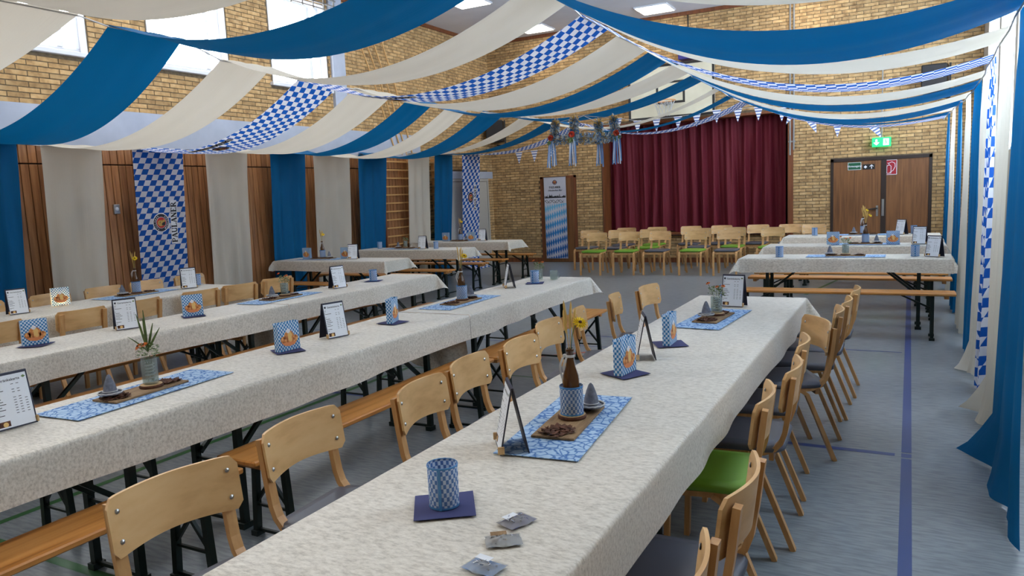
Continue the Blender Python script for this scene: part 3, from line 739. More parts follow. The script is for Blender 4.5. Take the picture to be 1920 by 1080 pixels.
LAB = {-1: 'off white ceiling streamer closest to the camera, crossing the top edge', 0: 'deep blue ceiling streamer closest to the camera',
 1: 'off white ceiling streamer just behind the closest deep blue one', 2: 'nearer ceiling streamer printed with blue and white lozenges',
 3: 'off white ceiling streamer just behind the nearer lozenge printed one', 4: 'second deep blue ceiling streamer from the camera',
 5: 'off white ceiling streamer between the second and third deep blue ones', 6: 'third deep blue ceiling streamer from the camera',
 7: 'off white ceiling streamer between the third and fourth deep blue ones', 8: 'farthest deep blue ceiling streamer', 9: 'farthest ceiling streamer printed with blue and white lozenges'}
DLAB = ('floor length drape on the boarded left wall, %s', 'floor length drape down the right side, %s')
def streamer(i):
    P = [A[i], Bx[i], Cx[i], Dx[i]]; k = KINDS_[i]; mn = MATN[k]; rr = random.Random(40+i)
    root = empty('fabric_streamer', (WX[1], (Bx[i][0]+Bx[i][1])/2, Bx[i][2])); o0 = root.location.copy()
    tag(root, LAB[i], 'streamer')
    ph = rr.uniform(0, 6)
    sags = SAG.get(i, (.33, .40, .38)) if i < 7 else (.2, .34, .27)
    if i == -1: sags = (.13, .27, .4)
    u_off = 0
    badge = k == 'L'
    surf = []
    for sgm in range(3):
        p, q = P[sgm], P[sgm+1]; xa, xb = WX[sgm], WX[sgm+1]; sg = sags[sgm]; ln = xb-xa
        def fn(u, v, off=0, p=p, q=q, xa=xa, xb=xb, sg=sg):
            z = p[2]+(q[2]-p[2])*u-4*sg*u*(1-u)
            pinch = 1-.02*4*u*(1-u)
            yn = p[0]+(q[0]-p[0])*u; yf = p[1]+(q[1]-p[1])*u; ym = (yn+yf)/2
            y = ym+(yn-ym+(yf-yn)*v)*pinch
            e = 4*u*(1-u)
            wr_ = .004*math.sin(v*17+ph+u*1.5)+.006*math.sin(v*9+ph*2+u*3)*e if k != 'L' else .004*math.sin(v*7+ph)*e
            z += wr_-.02*math.cos(PI*(2*v-1))*e*.5+(.06*(1-v)*e if i == 0 else TILT.get(i, 0)*(1-v)*e)
            return (xa+(xb-xa)*u-o0.x, y-o0.y, z+off-o0.z)
        nu = 40 if i < 5 else 24
        wd = p[1]-p[0]
        MB().grid(fn, nu, 22 if i < 5 else 12, uvfn=lambda u, v, ln=ln, wd=wd, uo=u_off: (uo+u*ln, v*wd)).build('canopy_span', mn, root)
        surf.append((fn, ln, wd)); u_off += ln
    # side drapes
    for side, p in ((0, P[0]), (1, P[3])):
        if i == -1 or (i == 9 and side == 1): break
        x0 = WX[0] if side == 0 else WX[3]; H = p[2]; wd = p[1]-p[0]
        o1 = Vector((x0, (p[0]+p[1])/2, 0)); dr = empty('side_drape', o1)
        tag(dr, DLAB[side] % (SHORT[i]), 'drape')
        gather = 0 if k == 'L' and side == 0 else 1
        n_f = rr.choice((2.5, 3, 3.5)); s_ = 1 if side == 0 else -1
        pool = side == 1 and i in (0, 1, 3)
        def fn(u, v, off=0, x0=x0, H=H, p=p, n_f=n_f, s_=s_, pool=pool, gather=gather, side=side, o1=o1):
            z = (H-.008)*(1-u)+.012*u
            amp = (.008+(.028 if side == 0 else .018)*u)*gather*min(1, u*8)
            x = x0-(.15*u if side == 0 else 0)+amp*math.sin(v*2*PI*n_f+ph+1.2*math.sin(u*3+v*2))+.010*math.sin(v*31+ph)*gather*u
            if side == 1: x -= (.05 if i == 0 else .015)*u
            y = p[0]+(p[1]-p[0])*v
            ym = (p[0]+p[1])/2; y = ym+(y-ym)*(1-(.05 if side == 0 else .1)*math.sin(u*PI*.6)); y -= .25*u*(1-v) if i == 0 and side == 1 else 0
            if pool and u > .9:
                w_ = (u-.9)/.1; z = H*.1*(1-w_)**1.6+.012+.03*w_*(1-w_)*(1+math.sin(v*15)); x -= w_*(.02+.12*v*v)*(.8+.4*math.sin(v*11+ph)); y += .05*w_*math.sin(v*8)-(.2*w_*(1-v) if i == 0 else 0)
            if i == 9 and side == 0 and u > .94: x += (u-.94)*5; z = max(z, .012)
            return (x+s_*off-o1.x, y-o1.y, z)
        MB().grid(fn, 30, 36, uvfn=lambda u, v, H=H, wd=wd: (u*H+.02, v*wd)).build('cloth', mn, dr)
        if badge and side == 0: surf.append((fn, H, wd)); bdr = dr
    if badge:
        det = i == 2
        # badge and word printed along the band; on the drape the word reads upwards
        fn, H, wd = surf[3]
        def on(x, y, off, fn=fn, H=H, wd=wd): return fn(1-y/H, x/wd, off)     # x across (near->far), y up
        p = Print(); c = .33 if det else .33; yc = H-1.13+.17
        p.rect(.495, yc-.29, .60, yc+.29, 'white_ink', 0, 2, 12)
        word_serif(p, 'PAULANER', .087, 'ink', 1, lambda x, y: (.588-y*.95, yc+x))
        # dark badge sits in front of the word
        emblem(p, .345, yc, .115, PI/2, 1, det)
        p.build('badge_print', bdr, on, .004, .0012)
        for j in ((0, .45), (1, .33)) if det else ():
            fn, ln, wd = surf[j[0]]
            def on2(x, y, off, fn=fn, ln=ln, wd=wd): return fn(min(max(x/ln, 0), 1), y/wd, -off)
            p = Print(); xc = j[1]*ln
            p.rect(xc-.36, .06, xc+.36, .15, 'white_ink', 0, 12, 2)
            word_serif(p, 'PAULANER', .1, 'ink', 1, lambda x, y: (xc+x, .065+(y*.75)))
            emblem(p, xc, .27, .10, 0, 1, True)
            p.build('badge_print', root, on2, .004, .0012)
for i in range(-1, 10): streamer(i)
# support wires
for j, (tab, lab) in enumerate(((A, 'thin wire along the left wall carrying the streamers'), (Bx, 'thin wire carrying the streamers over the left table rows'), (Cx, 'thin wire carrying the streamers over the gap between tables'), (Dx, 'thin wire along the right side carrying the streamers'))):
    wx = WX[j]+(.02, 0, 0, -.02)[j]; dz = (.027, .017, .017, .029)[j]
    pts = [(wx, YF, tab[-1][2]+.3)] + [(wx, y, t[2]-dz) for i in range(-1, 10) for t in (tab[i],) for y in t[:2]] + [(wx, YB, tab[9][2]+.1)]
    tag(MB().tube(pts, .006, 6).build('support_wire', 'rope'), lab, 'wire')
# ------------------------------------------------------------------ furniture
def beer_table(W=.5, L=2.2, inset=.07):
    top = 'pine_y'
    r = empty('beer_table')
    MB().box(-W/2, W/2, -L/2, L/2, .728, .755, 0, .004).build('tabletop', top, r)
    for a in (-W/2+.03, W/2-.06): MB().box(a, a+.03, -L/2+.03, L/2-.03, .70, .728).build('under_rail', 'green_metal', r)
    for e in (-1, 1):
        y = e*(L/2-.27)
        for sx in (-1, 1):
            x = sx*(W/2-inset)
            MB().bar((x, y, .72), (x, y, .012), .034, .034).box(x-.022, x+.022, y-.03, y+.03, 0, .03).build('leg', 'green_metal', r)
            MB().bar((x*.8, y, .36), (x*.8, y-e*.42, .71), .022, .022).build('brace', 'green_metal', r)
        MB().bar((-W/2+inset, y, .33), (W/2-inset, y, .33), .014, .014).build('crossbar', 'green_metal', r)
        MB().bar((-W/2+inset, y, .68), (W/2-inset, y, .68), .03, .03).build('top_bar', 'green_metal', r)
        MB().bar((-W/2+inset, y, .03), (W/2-inset, y, .03), .016, .016).build('foot_bar', 'green_metal', r)
    return r
def beer_bench(L=2.2, top='pine_y'):
    r = empty('beer_bench')
    MB().box(-.125, .125, -L/2, L/2, .443, .470, 0, .006).build('seat_board', top, r)
    for a in (-L/2+.06, L/2-.10): MB().box(-.09, .09, a, a+.04, .41, .443).build('cleat', 'pine', r)
    for e in (-1, 1):
        y = e*(L/2-.2)
        for sx in (-1, 1): MB().bar((sx*.09, y, .44), (sx*.12, y, .012), .03, .03).box(sx*.12-.02, sx*.12+.02, y-.025, y+.025, 0, .026).build('leg', 'green_metal', r)
        MB().bar((-.1, y, .18), (.1, y-e*.001, .42), .016, .016).bar((.1, y, .18), (-.1, y, .42), .016, .016).build('cross_brace', 'green_metal', r)
        MB().bar((-.11, y, .16), (.11, y, .16), .012, .012).build('crossbar', 'green_metal', r)
        MB().bar((-.12, y, .03), (.12, y, .03), .014, .014).build('foot_bar', 'green_metal', r)
        MB().bar((0, y, .3), (0, y-e*.28, .435), .02, .016).build('brace', 'green_metal', r)
    return r
def chair(seat='seat_grey'):
    """faces +y"""
    r = empty('stacking_chair')
    W = .43
    def ply(u, v, off):
        x = (u-.5)*W; s_ = abs(2*u-1); y = -.185-.05*(1-s_**1.8)
        z0, z1 = .618, .80; cr = .028; dx = max(0, abs(x)-(W/2-cr)); k = cr-math.sqrt(max(0, cr*cr-dx*dx))
        z0 += k+.012*(1-s_*s_); z1 -= k
        z = z0+(z1-z0)*v
        return (x, y-(z-.62)*.13+off, z)
    mb = MB(); nu, nv = 24, 4
    us = [i/nu for i in range(nu+1)]
    mb.grid(lambda u, v: ply(u, v, .0055), nu, nv); mb.grid(lambda u, v: ply(1-u, v, -.0055), nu, nv)
    edge = [(u, 0) for u in us]+[(1, j/nv) for j in range(1, nv+1)]+[(u, 1) for u in us[::-1][1:]]+[(0, 1-j/nv) for j in range(1, nv)]
    n = len(edge); vs = [ply(u, v, o) for u, v in edge for o in (.0055, -.0055)]
    mb.add(vs, [(2*i, 2*i+1, (2*i+3) % (2*n), (2*i+2) % (2*n)) for i in range(n)], 0, False)
    b = mb.build('backrest', 'ply', r)
    for sx in (-1, 1):
        x = sx*.182
        path = [(-.243, .775), (-.226, .64), (-.208, .53), (-.192, .485), (-.165, .452), (-.12, .432), (-.04, .425), (.16, .418)]
        MB().sweep(path, .036, .022, x).build('side_frame', 'ply_frame', r)
        MB().sweep([(-.05, .425), (-.085, .40), (-.15, .24), (-.245, 0)], .034, .022, x+sx*.012).build('leg', 'ply_frame', r)
        MB().sweep([(.10, .428), (.165, .424), (.195, .405), (.208, .36), (.222, 0)], .034, .024, x+sx*.018).build('leg', 'ply_frame', r)
        for z in (.665, .755):
            MB().lathe([(0, .0045), (.006, .0035), (.0085, 0)], 8).build('bolt', 'steel', b, (x, -.185-.05*(1-.85**1.8)-(z-.62)*.13+.0065, z)).rotation_euler = (-PI/2, 0, 0)
    MB().box(-.18, .18, .165, .187, .385, .42).build('cross_rail', 'ply_frame', r); MB().box(-.18, .18, -.16, -.14, .395, .43).build('cross_rail', 'ply_frame', r)
    # seat pad: rounded slab
    def outline(w_, d_, cr, n=5):
        pts = []
        for cx, cy, a0 in ((w_-cr, d_-cr, 0), (-w_+cr, d_-cr, PI/2), (-w_+cr, -d_+cr, PI), (w_-cr, -d_+cr, 1.5*PI)):
            for k in range(n+1): t = a0+PI/2*k/n; pts.append((cx+cr*math.cos(t), cy+cr*math.sin(t)))
        return pts
    mb = MB(); rings = []
    for w_, d_, z in ((.195, .195, .432), (.205, .205, .440), (.207, .207, .455), (.198, .198, .468), (.16, .16, .474)):
        rings.append([(x, y+.0, z) for x, y in outline(w_, d_, .07)])
    n = len(rings[0]); vs = [p for q in rings for p in q]
    mb.add(vs, [(j*n+k, j*n+(k+1) % n, (j+1)*n+(k+1) % n, (j+1)*n+k) for j in range(4) for k in range(n)], 0, True)
    mb.add(rings[-1], [tuple(range(n))], 0, True); mb.add(rings[0], [tuple(range(n))[::-1]])
    mb.build('seat_pad', seat, r)
    return r

def tablecloth(name, x0, x1, y0, y1, z, d, seed, label, flare=.03, longend=None):
    """d = overhang (xmin, xmax, ymin, ymax)"""
    cx, cy = (x0+x1)/2, (y0+y1)/2; rr = random.Random(seed); ph = rr.uniform(0, 6); mb = MB()
    def axis(a, b, da, db, step):
        k = max(2, int((b-a)/step)); o = [a-da*t for t in (1, .8, .6, .4, .22, .1, .04)] if da else []
        e = [b+db*t for t in (.04, .1, .22, .4, .6, .8, 1)] if db else []
        return o+[a+(b-a)*i/k for i in range(k+1)]+e
    xs = axis(x0, x1, d[0], d[1], .09); ys_ = axis(y0, y1, d[2], d[3], .05)
    def P(x, y):
        dx = max(0, x-x1, x0-x); dy = max(0, y-y1, y0-y); sx = 1 if x > x1 else -1; sy = 1 if y > y1 else -1
        px = min(max(x, x0), x1); py = min(max(y, y0), y1); h = max(dx, dy)
        if dx == 0 and dy == 0: return (px-cx, py-cy, z+.0012*math.sin(x*23+ph)*math.sin(y*17))
        if dx and dy:
            h = math.hypot(dx, dy); a = math.atan2(dy, dx); f = math.sin(2*a)
            px += sx*(math.cos(a)*h*(.1+.5*f)+.012); py += sy*(math.sin(a)*h*(.1+.5*f)+.012); return (px-cx, py-cy, z-h*(1-.22*f)+.0)
        w_ = h/.25
        amp = flare*w_*(.5+.5*math.sin((x+y)*3.1+ph))
        wv = .5+.5*math.sin((y if dx else x)*(9+2*math.sin(ph))+ph+2*math.sin((y if dx else x)*2.3))
        out = .006+min(h, .02)*.3+amp*wv
        drop = h*(1-.06*math.sin((y if dx else x)*2.1+ph))
        if dx: px += sx*out
        else: py += sy*out
        return (px-cx, py-cy, z-drop+.003)
    vs = [P(x, y) for x in xs for y in ys_]; n = len(ys_)
    mb.add(vs, [(i*n+j, (i+1)*n+j, (i+1)*n+j+1, i*n+j+1) for i in range(len(xs)-1) for j in range(n-1)], 0, True)
    o = mb.build(name, 'velvet', None, (cx, cy, 0)); return tag(o, label, 'tablecloth')
ZT = .768
# (x centre, width, [table spans], [cloths])
ROWS = [
 (-1.05, .76, [(1.18, 3.42), (3.45, 5.69)], 'right-hand row of tables lined with wooden chairs'),
 (-3.10, .62, [(-.02, 2.18), (2.22, 4.42), (4.52, 6.72)], 'row of tables with benches left of the near chairs'),
 (-4.97, .58, [(.1, 2.3), (2.34, 4.54), (4.62, 6.82)], 'row of tables in front of the farther left chairs'),
 (-6.88, .72, [(1.2, 3.4), (3.44, 5.64)], 'row of tables closest to the boarded wall')]
nm = ('nearest', 'middle', 'farthest')
for xc, w_, spans, lab in ROWS:
    for k, (a, b) in enumerate(spans):
        which = {2: ('near', 'far'), 3: nm}[len(spans)][k]
        inst(beer_table, (xc, (a+b)/2, 0), 0, '%s beer table of the %s' % (which, lab), 'table', 'beer tables', W=w_-.04, L=2.2, inset={.76: .30, .72: .29, .62: .13}.get(w_, .07))
tablecloth('tablecloth', -1.43, -.665, 1.09, 5.74, ZT, (.18, .175, .3, .2), 1, 'long cream crushed velvet cloth on the nearest table row with chairs', .02)
tablecloth('tablecloth', -3.41, -2.79, -.1, 4.487, ZT, (.16, .185, .2, .0), 2, 'cream velvet cloth on the nearer part of the bench-lined table row', .035)
tablecloth('tablecloth', -3.41, -2.79, 4.49, 6.78, ZT+.002, (.16, .17, .0, .17), 3, 'cream velvet cloth on the far table of the bench-lined row', .05)
tablecloth('tablecloth', -5.26, -4.68, .0, 4.617, ZT, (.16, .17, .2, .0), 4, 'cream velvet cloth on the nearer part of the third table row', .03)
tablecloth('tablecloth', -5.26, -4.68, 4.62, 6.86, ZT+.002, (.16, .17, .0, .17), 5, 'cream velvet cloth on the far table of the third row', .04)
tablecloth('tablecloth', -7.25, -6.5, 1.1, 5.7, ZT, (.2, .26, .2, .28), 6, 'cream velvet cloth on the table row closest to the boarded wall', .06)
# rumpled ends of the cloths between two tables of a row
def cloth_end(x0, x1, y, drop, seed, label):
    rr = random.Random(seed); ph = rr.uniform(0, 6)
    def fn(u, v):
        x = x0+(x1-x0)*u; h = drop*v*(1-.35*abs(2*u-1)**2)
        return (x-(x0+x1)/2, .014+.035*v*math.sin(u*12+ph)*(1 if v else 0)+.02*v-.0, ZT-.012-h)
    tag(MB().grid(fn, 24, 12).build('cloth_tail', 'velvet', None, ((x0+x1)/2, y, 0)), label, 'tablecloth')
cloth_end(-3.38, -2.82, 4.44, .42, 9, 'rumpled tail of a cream cloth hanging between two tables of the bench-lined row')
cloth_end(-5.22, -4.72, 4.57, .45, 11, 'rumpled tail of a cream cloth hanging between two tables of the third row')
def cross_set(rows, x0, x1, side):
    for k, (y0, y1, b0, b1) in enumerate(rows):
        which = ('nearest', 'middle', 'farthest')[k]
        inst(beer_table, ((x0+x1)/2, (y0+y1)/2, 0), PI/2, '%s of the three beer tables set crosswise on the %s' % (which, side), 'table', 'beer tables', W=round(y1-y0-.04, 2), L=round(x1-x0-.04, 2))
        tablecloth('tablecloth', x0, x1, y0, y1, ZT, (.07 if x0 < -5 else .15, .16 if x0 < -5 else .07, .16, .14), 20+k+len(side), '%s of the three cream cloths on the crosswise tables %s' % (which, side), .03)
        inst(beer_bench, ((x0+x1)/2+(.01 if x0 < -5 else -.02), b0, 0), PI/2, 'pine bench on the near side of the %s crosswise table %s' % (which, side), 'bench', 'pine benches')
        inst(beer_bench, ((x0+x1)/2+(.04 if k == 2 and x0 < -5 else 0), b1, 0), PI/2, 'pine bench on the far side of the %s crosswise table %s' % (which, side), 'bench', 'pine benches')
cross_set([(8.3, 8.85, 8.12, 9.3), (10.2, 10.75, 9.95, 11.05), (11.95, 12.5, 11.75, 12.85)], -8.62, -6.5, 'by the left wall drapes')
cross_set([(8.76, 9.26, 8.38, 9.58), (10.4, 10.9, 10.12, 11.3), (12.2, 12.75, 11.95, 13.0)], -1.72, .39, 'by the right side drapes')
for k, y in enumerate((1.1, 3.36, 5.6)):
    inst(beer_bench, (-2.70, y, 0), 0, '%s pine bench between the near wooden chairs and the bench-lined tables' % nm[k], 'bench', 'pine benches')
    inst(beer_bench, (-3.72, y+.02, 0), 0, '%s pine bench on the left side of the bench-lined table row' % nm[k], 'bench', 'pine benches')
    inst(beer_bench, (-4.58, y+.06, 0), 0, '%s pine bench on the right side of the third table row' % nm[k], 'bench', 'pine benches')
    inst(beer_bench, (-5.45, y+.1, 0), 0, '%s pine bench on the left side of the third table row' % nm[k], 'bench', 'pine benches')

def put_chair(x, y, deg, seat, label, group):
    """x, y = middle of the backrest; deg = direction faced (0 = towards +x)"""
    a = math.radians(deg); cx = x+.215*math.cos(a); cy = y+.215*math.sin(a)
    inst(chair, (cx, cy, 0), a-PI/2, label, 'chair', group, seat=seat)
ordn = ['first', 'second', 'third', 'fourth', 'fifth', 'sixth', 'seventh', 'eighth', 'ninth']
# along the left edge of the nearest table row
for k, (x, y, a) in enumerate(((-1.99, 1.43, -6), (-2.04, 2.03, 3), (-1.91, 2.64, 6), (-1.96, 3.13, 6), (-1.93, 3.64, 2), (-2.03, 4.22, 4), (-2.02, 4.72, 16), (-2.02, 5.43, 12), (-1.94, 6.02, -4))):
    put_chair(x, y, a, 'seat_grey', 'beech plywood chair, %s in the row left of the nearest table' % ordn[k], 'chairs left of the nearest table')
for k, (x, y, a, s) in enumerate(((-.42, 1.50, 180, 'seat_grey'), (-.41, 2.08, 180, 'seat_grey'), (-.50, 2.97, 184, 'seat_green'), (-.46, 3.48, 182, 'seat_grey'), (-.49, 4.05, 184, 'seat_grey'), (-.47, 4.66, 206, 'seat_grey'), (-.40, 5.08, 184, 'seat_grey'), (-.38, 5.52, 180, 'seat_grey'), (-.36, 6.1, 180, 'seat_grey'))):
    lab = 'beech chair with %s pad, %s in the row right of the nearest table' % ('green' if s == 'seat_green' else 'dark grey', ordn[k])
    put_chair(x, y, a, s, lab, 'chairs right of the nearest table')
for k, (x, y, a) in enumerate(((-6.33, 2.55, 178), (-6.33, 3.14, 180), (-6.33, 3.84, 176), (-6.34, 4.42, 184), (-6.33, 5.08, 176), (-6.33, 5.58, 172), (-6.36, 6.15, 174))):
    put_chair(x, y, a, 'seat_grey', 'beech chair seen from behind, %s of those beyond the third table row' % ordn[k], 'chairs between the left table rows')
for k, (x, y, a) in enumerate(((-8.0, 3.3, 0), (-8.0, 3.86, 0), (-7.98, 4.52, 2), (-7.96, 5.1, -2), (-8.0, 5.66, 0), (-8.02, 6.28, 0))):
    put_chair(x, y, a, 'seat_grey', 'beech chair, %s of those with backs to the boarded wall' % ordn[k], 'chairs along the boarded wall')
stg = [(-5.44, 13.72, 'G', 1), (-4.79, 13.78, 'G', 1), (-4.2, 13.86, 'D', 1), (-3.52, 13.86, 'G', 1), (-2.92, 13.88, 'D', 1),
       (-5.95, 14.62, 'D', 2), (-5.28, 14.5, 'D', 2), (-4.62, 14.55, 'G', 2), (-3.62, 14.62, 'D', 2), (-2.98, 14.72, 'G', 2), (-2.24, 14.5, 'G', 2),
       (-5.38, 15.3, 'D', 3), (-4.72, 15.36, 'G', 3), (-4.02, 15.45, 'D', 3), (-3.4, 15.5, 'D', 3), (-2.68, 15.5, 'D', 3), (-2.06, 15.45, 'D', 3), (-1.6, 15.2, 'D', 3)]
cnt = {}
for x, y, c, row in stg:
    cnt[row] = cnt.get(row, 0)+1
    put_chair(x, y, -90+rnd.uniform(-3, 3), 'seat_green' if c == 'G' else 'seat_grey', 'beech chair with %s pad, %s from left in the %s row before the stage' % ('green' if c == 'G' else 'dark', ['', 'first', 'second', 'third', 'fourth', 'fifth', 'sixth', 'seventh'][cnt[row]], ('front', 'middle', 'back')[row-1]), 'chairs before the stage')

# ------------------------------------------------------------------ things on the tables
def menu_card():
    """front faces -y, stands on z=0"""
    r = empty('menu_stand'); W, H, t = .155, .225, .22
    def leaf(s_): 
        f = lambda x, h, off=0: (x, s_*(-.045+.045*h/H)-off*(1 if s_ > 0 else -1), h*math.cos(.2))
        return f
    for s_ in (1, -1):
        f = leaf(s_); mb = MB()
        vs = [f(x, h, o) for x in (-W/2, W/2) for h in (0, H) for o in (0, .004)]
        mb.add(vs, [(0,1,3,2), (4,6,7,5), (0,4,5,1), (2,3,7,6), (0,2,6,4), (1,5,7,3)]).build('leaf', 'card_navy', r)
    f = leaf(1); pr = Print()
    pr.rect(-W/2+.006, .006, W/2-.006, H-.01, 'paper', 0)
    v, fc = text2d('Getränkekarte', .0155); pr.p.append(([(a+.0, b+H-.035) for a, b in v], fc, 'ink', 1))
    pr.poly([(-.066, H-.022), (-.054, H-.022), (-.054, H-.031), (-.06, H-.037), (-.066, H-.031)], 'navy', 1)
    pr.poly([(.052, H-.026), (.06, H-.02), (.069, H-.026), (.06, H-.032)], 'leaf', 1)
    rr = random.Random(3)
    for k, (x, w_) in enumerate(((.042, .01), (-.07, .006), (-.07, .045), (-.07, 0), (-.07, .006), (-.07, .03), (-.07, .036), (-.07, .045), (-.07, .028), (-.07, .04), (-.07, 0), (-.07, .032), (-.07, .01))):
        y = H-.05-k*.0108
        if w_: pr.rect(-.068, y, -.068+w_, y+.0026, 'ink', 1)
        if k not in (1, 4, 12):
            pr.rect(.008, y, .018, y+.0022, 'ink', 1); pr.rect(.028, y, .038, y+.0022, 'ink', 1)
            if k > 5: pr.rect(.05, y, .06, y+.0022, 'ink', 1)
    pr.rect(-.066, .012, -.022, .034, 'bark', 1); pr.disc(-.04, .021, .01, 'beige_mug', 2, 10, rings=1)
    pr.build('menu_page', r, lambda x, y, off: f(x, y, .004+off), .0006, .0005)
    for sx in (-1, 1): MB().box(sx*W/2-.004, sx*W/2+.004, -.056, -.034, .004, .03, 0, .002).build('clip', 'slice', r)
    return r
def paper_bag():
    """printed paper lantern bag, wide faces look along -y and +y"""
    r = empty('paper_lantern'); w_, d_, h_ = .15, .04, .165
    mb = MB()
    c = [(-w_/2, -d_/2), (w_/2, -d_/2), (w_/2, d_/2), (-w_/2, d_/2)]; s_ = 0
    for i in range(4):
        a, b = c[i], c[(i+1) % 4]; ln = math.hypot(b[0]-a[0], b[1]-a[1])
        mb.grid(lambda u, v, a=a, b=b: (a[0]+(b[0]-a[0])*u, a[1]+(b[1]-a[1])*u+(.004*math.sin(u*9) if v > .9 else 0), h_*v+.001), 6, 4, 0, False, lambda u, v, s_=s_, ln=ln: (s_+u*ln, v*h_)); s_ += ln
    mb.add([(x, y, .002) for x, y in c], [(0, 1, 2, 3)], 0, False, [(0, 0)]*4)
    mb.build('bag', 'check_paper', r)
    for face in (-1, 1):
        p = Print(); rr = random.Random(5)
        # plate of pretzels and a mug: overlapping blobs
        p.poly([(-.055, .05), (-.035, .032), (.0, .026), (.036, .032), (.056, .052), (.05, .08), (.0, .07), (-.05, .08)], 'bread', 0)
        p.disc(-.042, .068, .02, 'hopper', 1, 12, .006, 1); p.disc(.042, .066, .02, 'hopper', 1, 12, .006, 1)
        p.poly([(-.034, .05), (.03, .048), (.034, .09), (.018, .112), (-.006, .122), (-.03, .104), (-.038, .08)], 'hopper', 1)
        p.poly([(-.008, .06), (.016, .058), (.018, .1), (.004, .112), (-.01, .098)], 'beige_mug', 2)
        p.disc(-.005, .115, .014, 'white_ink', 2, 10, 0, 1)
        p.build('printed_picture', r, lambda x, y, off: (x*face, face*(d_/2+off), y), .0012, .0006) if face == 1 else p.build('printed_picture', r, lambda x, y, off: (x, -d_/2-off, y), .0012, .0006)
    return r
def tumbler():
    r = empty('tumbler_lantern'); R, h_ = .042, .118
    MB().lathe([(R*.97, 0), (R, h_)], 28, uv=True).build('sleeve', 'check_sleeve', r)
    MB().lathe([(R*.95, .002), (R*.98, h_-.004)], 28, uv=True).build('inner_sleeve', 'check_sleeve', r)
    MB().lathe([(R*1.01, h_-.006), (R*1.03, h_-.003), (R*1.01, h_), (R*.97, h_-.002)], 28).lathe([(R*.99, 0), (R*1.01, .003), (R*.99, .006)], 28).box(-.004, .004, -R-.002, -R+.001, 0, h_-.004).lathe([(0, .001), (R*.97, .001)], 20).build('rim', 'sleeve_band', r)
    MB().lathe([(0, .012), (.019, .012), (.019, .002)], 14).build('tea_light', 'wax', r)
    return r
def napkin():
    r = MB()
    def fn(u, v): return ((u-.5)*.165, (v-.5)*.165, .0015+.002*abs(math.sin(u*2.6+v*1.4))*(.3+u*v))
    r.grid(fn, 8, 8, 0, False).grid(lambda u, v: ((v-.5)*.165, (u-.5)*.165, .0004), 2, 2, 0, False)
    return r.build('napkin', 'napkin')
def runner(L=.75):
    r = MB().box(-.145, .145, -L/2, L/2, 0, .0018)
    return r.build('table_runner', 'runner')
def display_board():
    return MB().box(-.078, .078, -.2, .2, 0, .009, 0, .0015).build('display_board', 'raw_wood')
def wood_slice():
    r = empty('wood_slice')
    MB().lathe([(0, 0), (.052, 0), (.054, .006), (.05, .014)], 20).build('bark_rim', 'bark', r)
    MB().lathe([(.05, .014), (0, .0145)], 20).build('cut_face', 'slice', r)
    return r
def felt_hat():
    r = empty('felt_hat')
    prof = [(.050, .004), (.052, .008), (.040, .007), (.029, .012), (.026, .035), (.018, .062), (.009, .085), (.003, .092), (0, .093)]
    MB().lathe(prof, 20).lathe([(0, .003), (.050, .004)], 20).build('hat_body', 'felt', r)
    MB().tube([(.0505*math.cos(t*PI/14), .0505*math.sin(t*PI/14), .010+.0015*(t % 2)) for t in range(29)], .0032, 5).tube([(.0295*math.cos(t*PI/10), .0295*math.sin(t*PI/10), .016) for t in range(21)], .0022, 5).build('hat_cord', 'rope', r)
    return r
def dried_flowers(seed=1, n=34, spread=.05):
    rr = random.Random(seed); mb = MB()
    for k in range(n):
        a = rr.uniform(0, 2*PI); d = spread*math.sqrt(rr.random()); x, y = .045*math.cos(a)*d/spread*1.1, d*math.sin(a)*1.0
        s_ = rr.uniform(.011, .021); t = rr.uniform(0, 2*PI); z = rr.uniform(.002, .006)
        for q in range(3):
            b = t+q*2.1; u = Vector((math.cos(b), math.sin(b), rr.uniform(-.1, .22)))*s_*1.5; w_ = Vector((-math.sin(b), math.cos(b), rr.uniform(-.1, .2)))*s_*.6; c = Vector((x, y, z))
            mb.add([c-w_*.3, c+u*.5+w_, c+u+Vector((0, 0, .004)), c+u*.5-w_, c+u*.5+Vector((0, 0, -.004))], [(0, 1, 2, 3), (0, 4, 1), (3, 2, 4)])
    o = mb.build('dried_flowers', 'bark'); o['kind'] = 'stuff'; return o
def flower_parts(parent, pos, r_, mat_, n=12, tilt=(0, 0), name='blossom'):
    mb = MB()
    for ring, (rr_, zz, k) in enumerate(((r_, .0, n), (r_*.7, .004, n-2))):
        for i in range(k):
            a = 2*PI*i/k+ring*.3; c, s_ = math.cos(a), math.sin(a); w_ = rr_*.2
            mb.add([(0, 0, zz), (c*rr_*.6-s_*w_, s_*rr_*.6+c*w_, zz+.004), (c*rr_, s_*rr_, zz), (c*rr_*.6+s_*w_, s_*rr_*.6-c*w_, zz+.002)], [(0, 3, 2, 1)])
    o = mb.build(name, mat_, parent, pos); o.rotation_euler = (tilt[0], tilt[1], 0)
    MB().lathe([(r_*.25, .004), (r_*.15, .010), (0, .011)], 8).build('flower_centre', 'bark', o)
    return o
